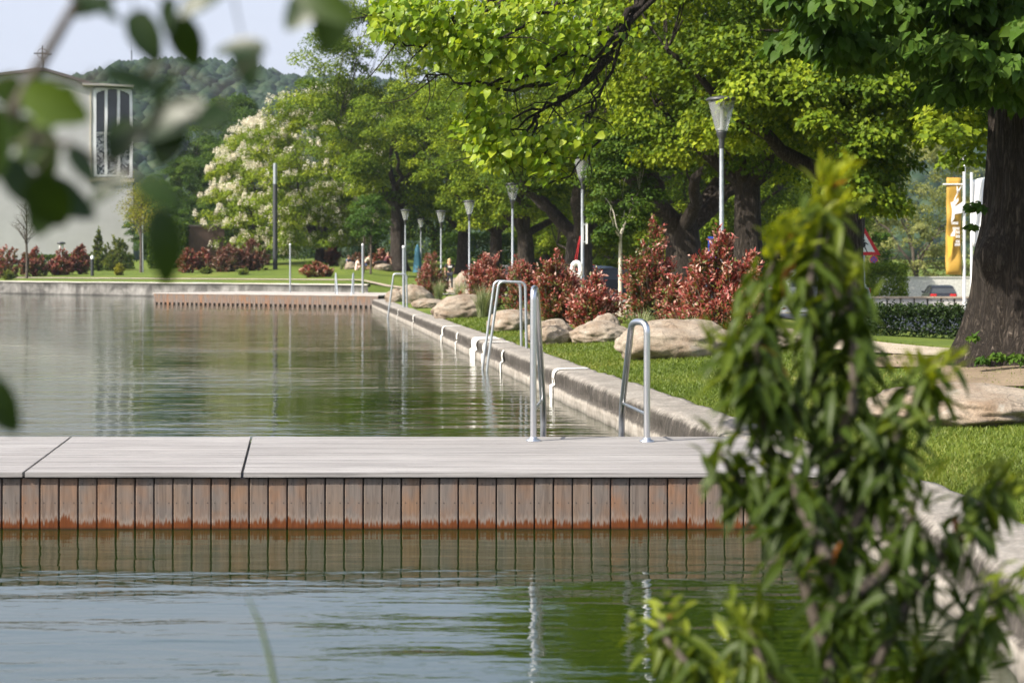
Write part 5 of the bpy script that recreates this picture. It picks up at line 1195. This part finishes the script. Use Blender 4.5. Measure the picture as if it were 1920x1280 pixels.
# ------------------------------------------------------------------ foreground shrub (right) and branch (left)
def fg_shrub():
    g = np.random.default_rng(601); loc = Vector((.66, 3.4, .40)); root = empty('leafy_shrub', loc, 'tall blurred shrub with long drooping leaves close in front, at the right', 'shrub')
    Y0 = 3.4
    shoots = [([(1560, 1560), (1555, 1200), (1545, 950), (1530, 700), (1520, 520), (1545, 400), (1570, 340)], 150, 1.), ([(1555, 1250), (1480, 1000), (1430, 800), (1420, 640), (1440, 520), (1480, 430)], 115, .9), ([(1550, 1100), (1620, 950), (1680, 820), (1730, 730), (1750, 680)], 85, .8), ([(1545, 900), (1600, 760), (1600, 620), (1590, 520)], 75, .6),
              ([(1560, 1500), (1640, 1250), (1720, 1100), (1800, 1000), (1850, 930), (1880, 900)], 85, .7), ([(1540, 1500), (1420, 1380), (1320, 1280), (1250, 1200), (1235, 1160)], 75, .9), ([(1560, 1500), (1500, 1350), (1430, 1250), (1400, 1150)], 70, .6), ([(1570, 1500), (1660, 1380), (1760, 1300), (1850, 1220)], 75, .4),
              ([(1540, 1000), (1440, 940), (1380, 900), (1350, 850)], 55, .5), ([(1530, 800), (1450, 740), (1400, 690), (1370, 640)], 55, .7), ([(1555, 1150), (1650, 1080), (1700, 1000), (1720, 930)], 60, .2), ([(1550, 1000), (1600, 900), (1640, 850), (1660, 800)], 60, .3), ([(1550, 1050), (1500, 950), (1480, 880)], 55, .2), ([(1560, 1600), (1600, 1400), (1620, 1300)], 50, .5), ([(1400, 1500), (1320, 1380), (1300, 1300)], 40, .9), ([(1500, 1500), (1400, 1380), (1380, 1260)], 60, .8), ([(1640, 1500), (1720, 1330), (1830, 1160), (1900, 1080)], 80, .6), ([(1640, 1500), (1700, 1350), (1740, 1240)], 60, .7)]
    b = MB(); C = []; A = []; N = []; L_ = []; r_ = []
    for pl, m, up in shoots:
        off = g.normal()*.10; pts = [P(x, y, Y0+off+g.normal()*.05)-loc for x, y in pl]
        if pts[0].z > -.35: pass
        sm = []
        for i in range(len(pts)-1):
            for k in range(4): sm.append(pts[i].lerp(pts[i+1], k/4))
        sm.append(pts[-1]); q = len(sm); b.tube(sm, [.012*(1-k/q)+.0025 for k in range(q)], 7)
        for k in range(int(m*1.9)):
            u = g.random()**.8; f = u*(q-1.001); i = int(f); base = sm[i].lerp(sm[i+1], f-i); t_ = (sm[i+1]-sm[i]).normalized(); a = g.random()*6.28
            d = Vector((math.cos(a), math.sin(a)*.9, 0)); tip = u > .86
            ax = (d*.75+t_*.9+Vector((0, 0, .1))) if tip else (d*.8+Vector((0, 0, g.uniform(-1.1, -.1))))
            C.append(base+Vector(g.normal(size=3))*.022); A.append(ax); N.append(Vector((d.x*.5, d.y*.5-.2, .9))+Vector(g.normal(size=3))*.3); L_.append((.055+.05*g.random())*(.7 if tip else 1)); r_.append(np.clip(.10+.42*up*u*u+.26*g.random()+(.28*up if tip else 0), 0, .96) if g.random() > .006 else 1.)
    b.build('stem', M['twig'], root); L_ = np.array(L_)
    link_mesh('foliage', leaf_mesh('foliage', np.array(C), np.array(A), np.array(N), L_, L_*.25, np.array(r_), 'lance', True), M['cherry'], root)
fg_shrub()
def fg_branch():
    g = np.random.default_rng(701); loc = Vector((-1.25, 1.1, .4)); root = empty('young_tree', loc, 'dark blurred leafy branch hanging close in front, at the upper left', 'tree'); Y0 = 1.65
    b = MB()
    tr = [Vector((0, 0, -.1)), Vector((.03, .05, .5)), Vector((.08, .12, .95)), Vector((.2, .3, 1.18))]
    main = [P(-260, 560, 1.55)-loc, P(-120, 420, 1.62)-loc, P(-20, 290, Y0)-loc, P(70, 130, Y0)-loc, P(140, 10, Y0)-loc, P(200, -90, Y0+.05)-loc, P(300, -140, Y0+.05)-loc]
    b.tube(tr[:3]+main, [.025, .022, .018, .013, .011, .0075, .006, .005, .004, .003], 9)
    leaves = [(250, 20, 290, 105, 62, .3), (330, 25, 365, 120, 64, .3), (330, 0, 300, 60, 55, .2), (420, -20, 340, 15, 60, .2), (500, 95, 405, 85, 50, .1), (455, 75, 470, 150, 56, .15), (610, -20, 540, 40, 70, .4), (640, -10, 610, 85, 80, .2), (560, -40, 640, 30, 70, .6),
              (40, 170, 150, 215, 80, .95), (150, 175, 60, 230, 78, .9), (10, 200, -30, 330, 90, .3), (60, 230, 90, 320, 70, .55), (20, 260, 90, 250, 80, .85), (0, 300, 60, 370, 80, .2), (90, 250, 30, 300, 70, .7),
              (395, 205, 250, 240, 88, .15), (250, 225, 210, 290, 70, .15), (330, 220, 300, 300, 75, .1), (130, 275, 175, 335, 42, .1), (60, 330, 120, 420, 85, .1), (30, 350, 170, 385, 90, .1), (110, 345, 60, 430, 80, .1), (240, 330, 170, 370, 50, .15),
              (300, 390, 318, 520, 68, .35), (255, 340, 330, 375, 55, .5), (-40, 700, 25, 800, 70, .2), (190, 140, 300, 160, 45, .15), (300, 120, 250, 175, 40, .15), (130, -10, 215, 20, 40, .2), (330, 140, 280, 200, 30, .15), (-10, 150, 40, 190, 60, .8), (210, 0, 150, 20, 40, .2), (430, 200, 380, 230, 60, .15)]
    C = []; A = []; N = []; L_ = []; Wd = []; r_ = []
    for x0, y0, x1, y1, w, r0 in leaves:
        Y = Y0+g.normal()*.05; p = P(x0, y0, Y)-loc; q = P(x1, y1, Y+g.normal()*.015)-loc; C.append(p); A.append(q-p); L_.append((q-p).length*1.12); Wd.append(w*1.02*Y/3200); N.append(Vector((g.normal()*.3-.1, -1, .5+g.normal()*.3))); r_.append(r0)
    C = np.array(C)
    TW = (([(130, 20), (250, -20), (420, -60), (620, -60)], .003), ([(60, 150), (160, 150), (330, 130), (420, 170), (400, 205)], .0018), ([(-20, 290), (60, 260), (130, 270), (255, 330), (300, 390)], .0022), ([(-20, 290), (-40, 450), (-60, 600), (-40, 700)], .003))
    for pl, r0 in TW:
        b.tube([P(x, y, Y0)-loc for x, y in pl], r0, 6)
    ref = [q for q in main[2:]]+[P(x, y, Y0)-loc for pl, _ in TW for x, y in pl]
    for c_ in C:
        c_ = Vector(c_); q = min(ref, key=lambda v: (v-c_).length)
        if (q-c_).length < .2: b.tube([q, q.lerp(c_, .5)+Vector((0, 0, .006)), c_], [.0013, .0011, .0008], 5)
    b.build('trunk', M['twig'], root)
    link_mesh('crown', leaf_mesh('crown', C, np.array(A), np.array(N), np.array(L_), np.array(Wd), np.array(r_), 'oval', True), M['fg_leaf'], root)
fg_branch()
# a blurred reed in the near water
r0 = empty('reed', (P(505, 1280, 2.6).x, 2.6, .3), 'thin grey blurred reed stalk close in front at the bottom', 'reed')
b = MB(); b.tube([P(525, 1330, 2.6)-r0.location, P(505, 1230, 2.6)-r0.location, P(488, 1170, 2.6)-r0.location, P(465, 1120, 2.6)-r0.location], [.004, .0035, .003, .001], 6); b.build('stalk', M['reed'], r0)
# ------------------------------------------------------------------ haze
t = NT('haze_air'); v = t.n('ShaderNodeVolumePrincipled'); v.inputs['Density'].default_value = .00016; v.inputs['Color'].default_value = (.72, .8, .92, 1); v.inputs['Anisotropy'].default_value = .3
t.l(v.outputs[0], t.out.inputs['Volume'])
b = MB(); b.box((-900, -30, -2.5), (900, 1900, 125)); tag(b.build('haze', t.m), kind='stuff')
bpy.context.view_layer.update()
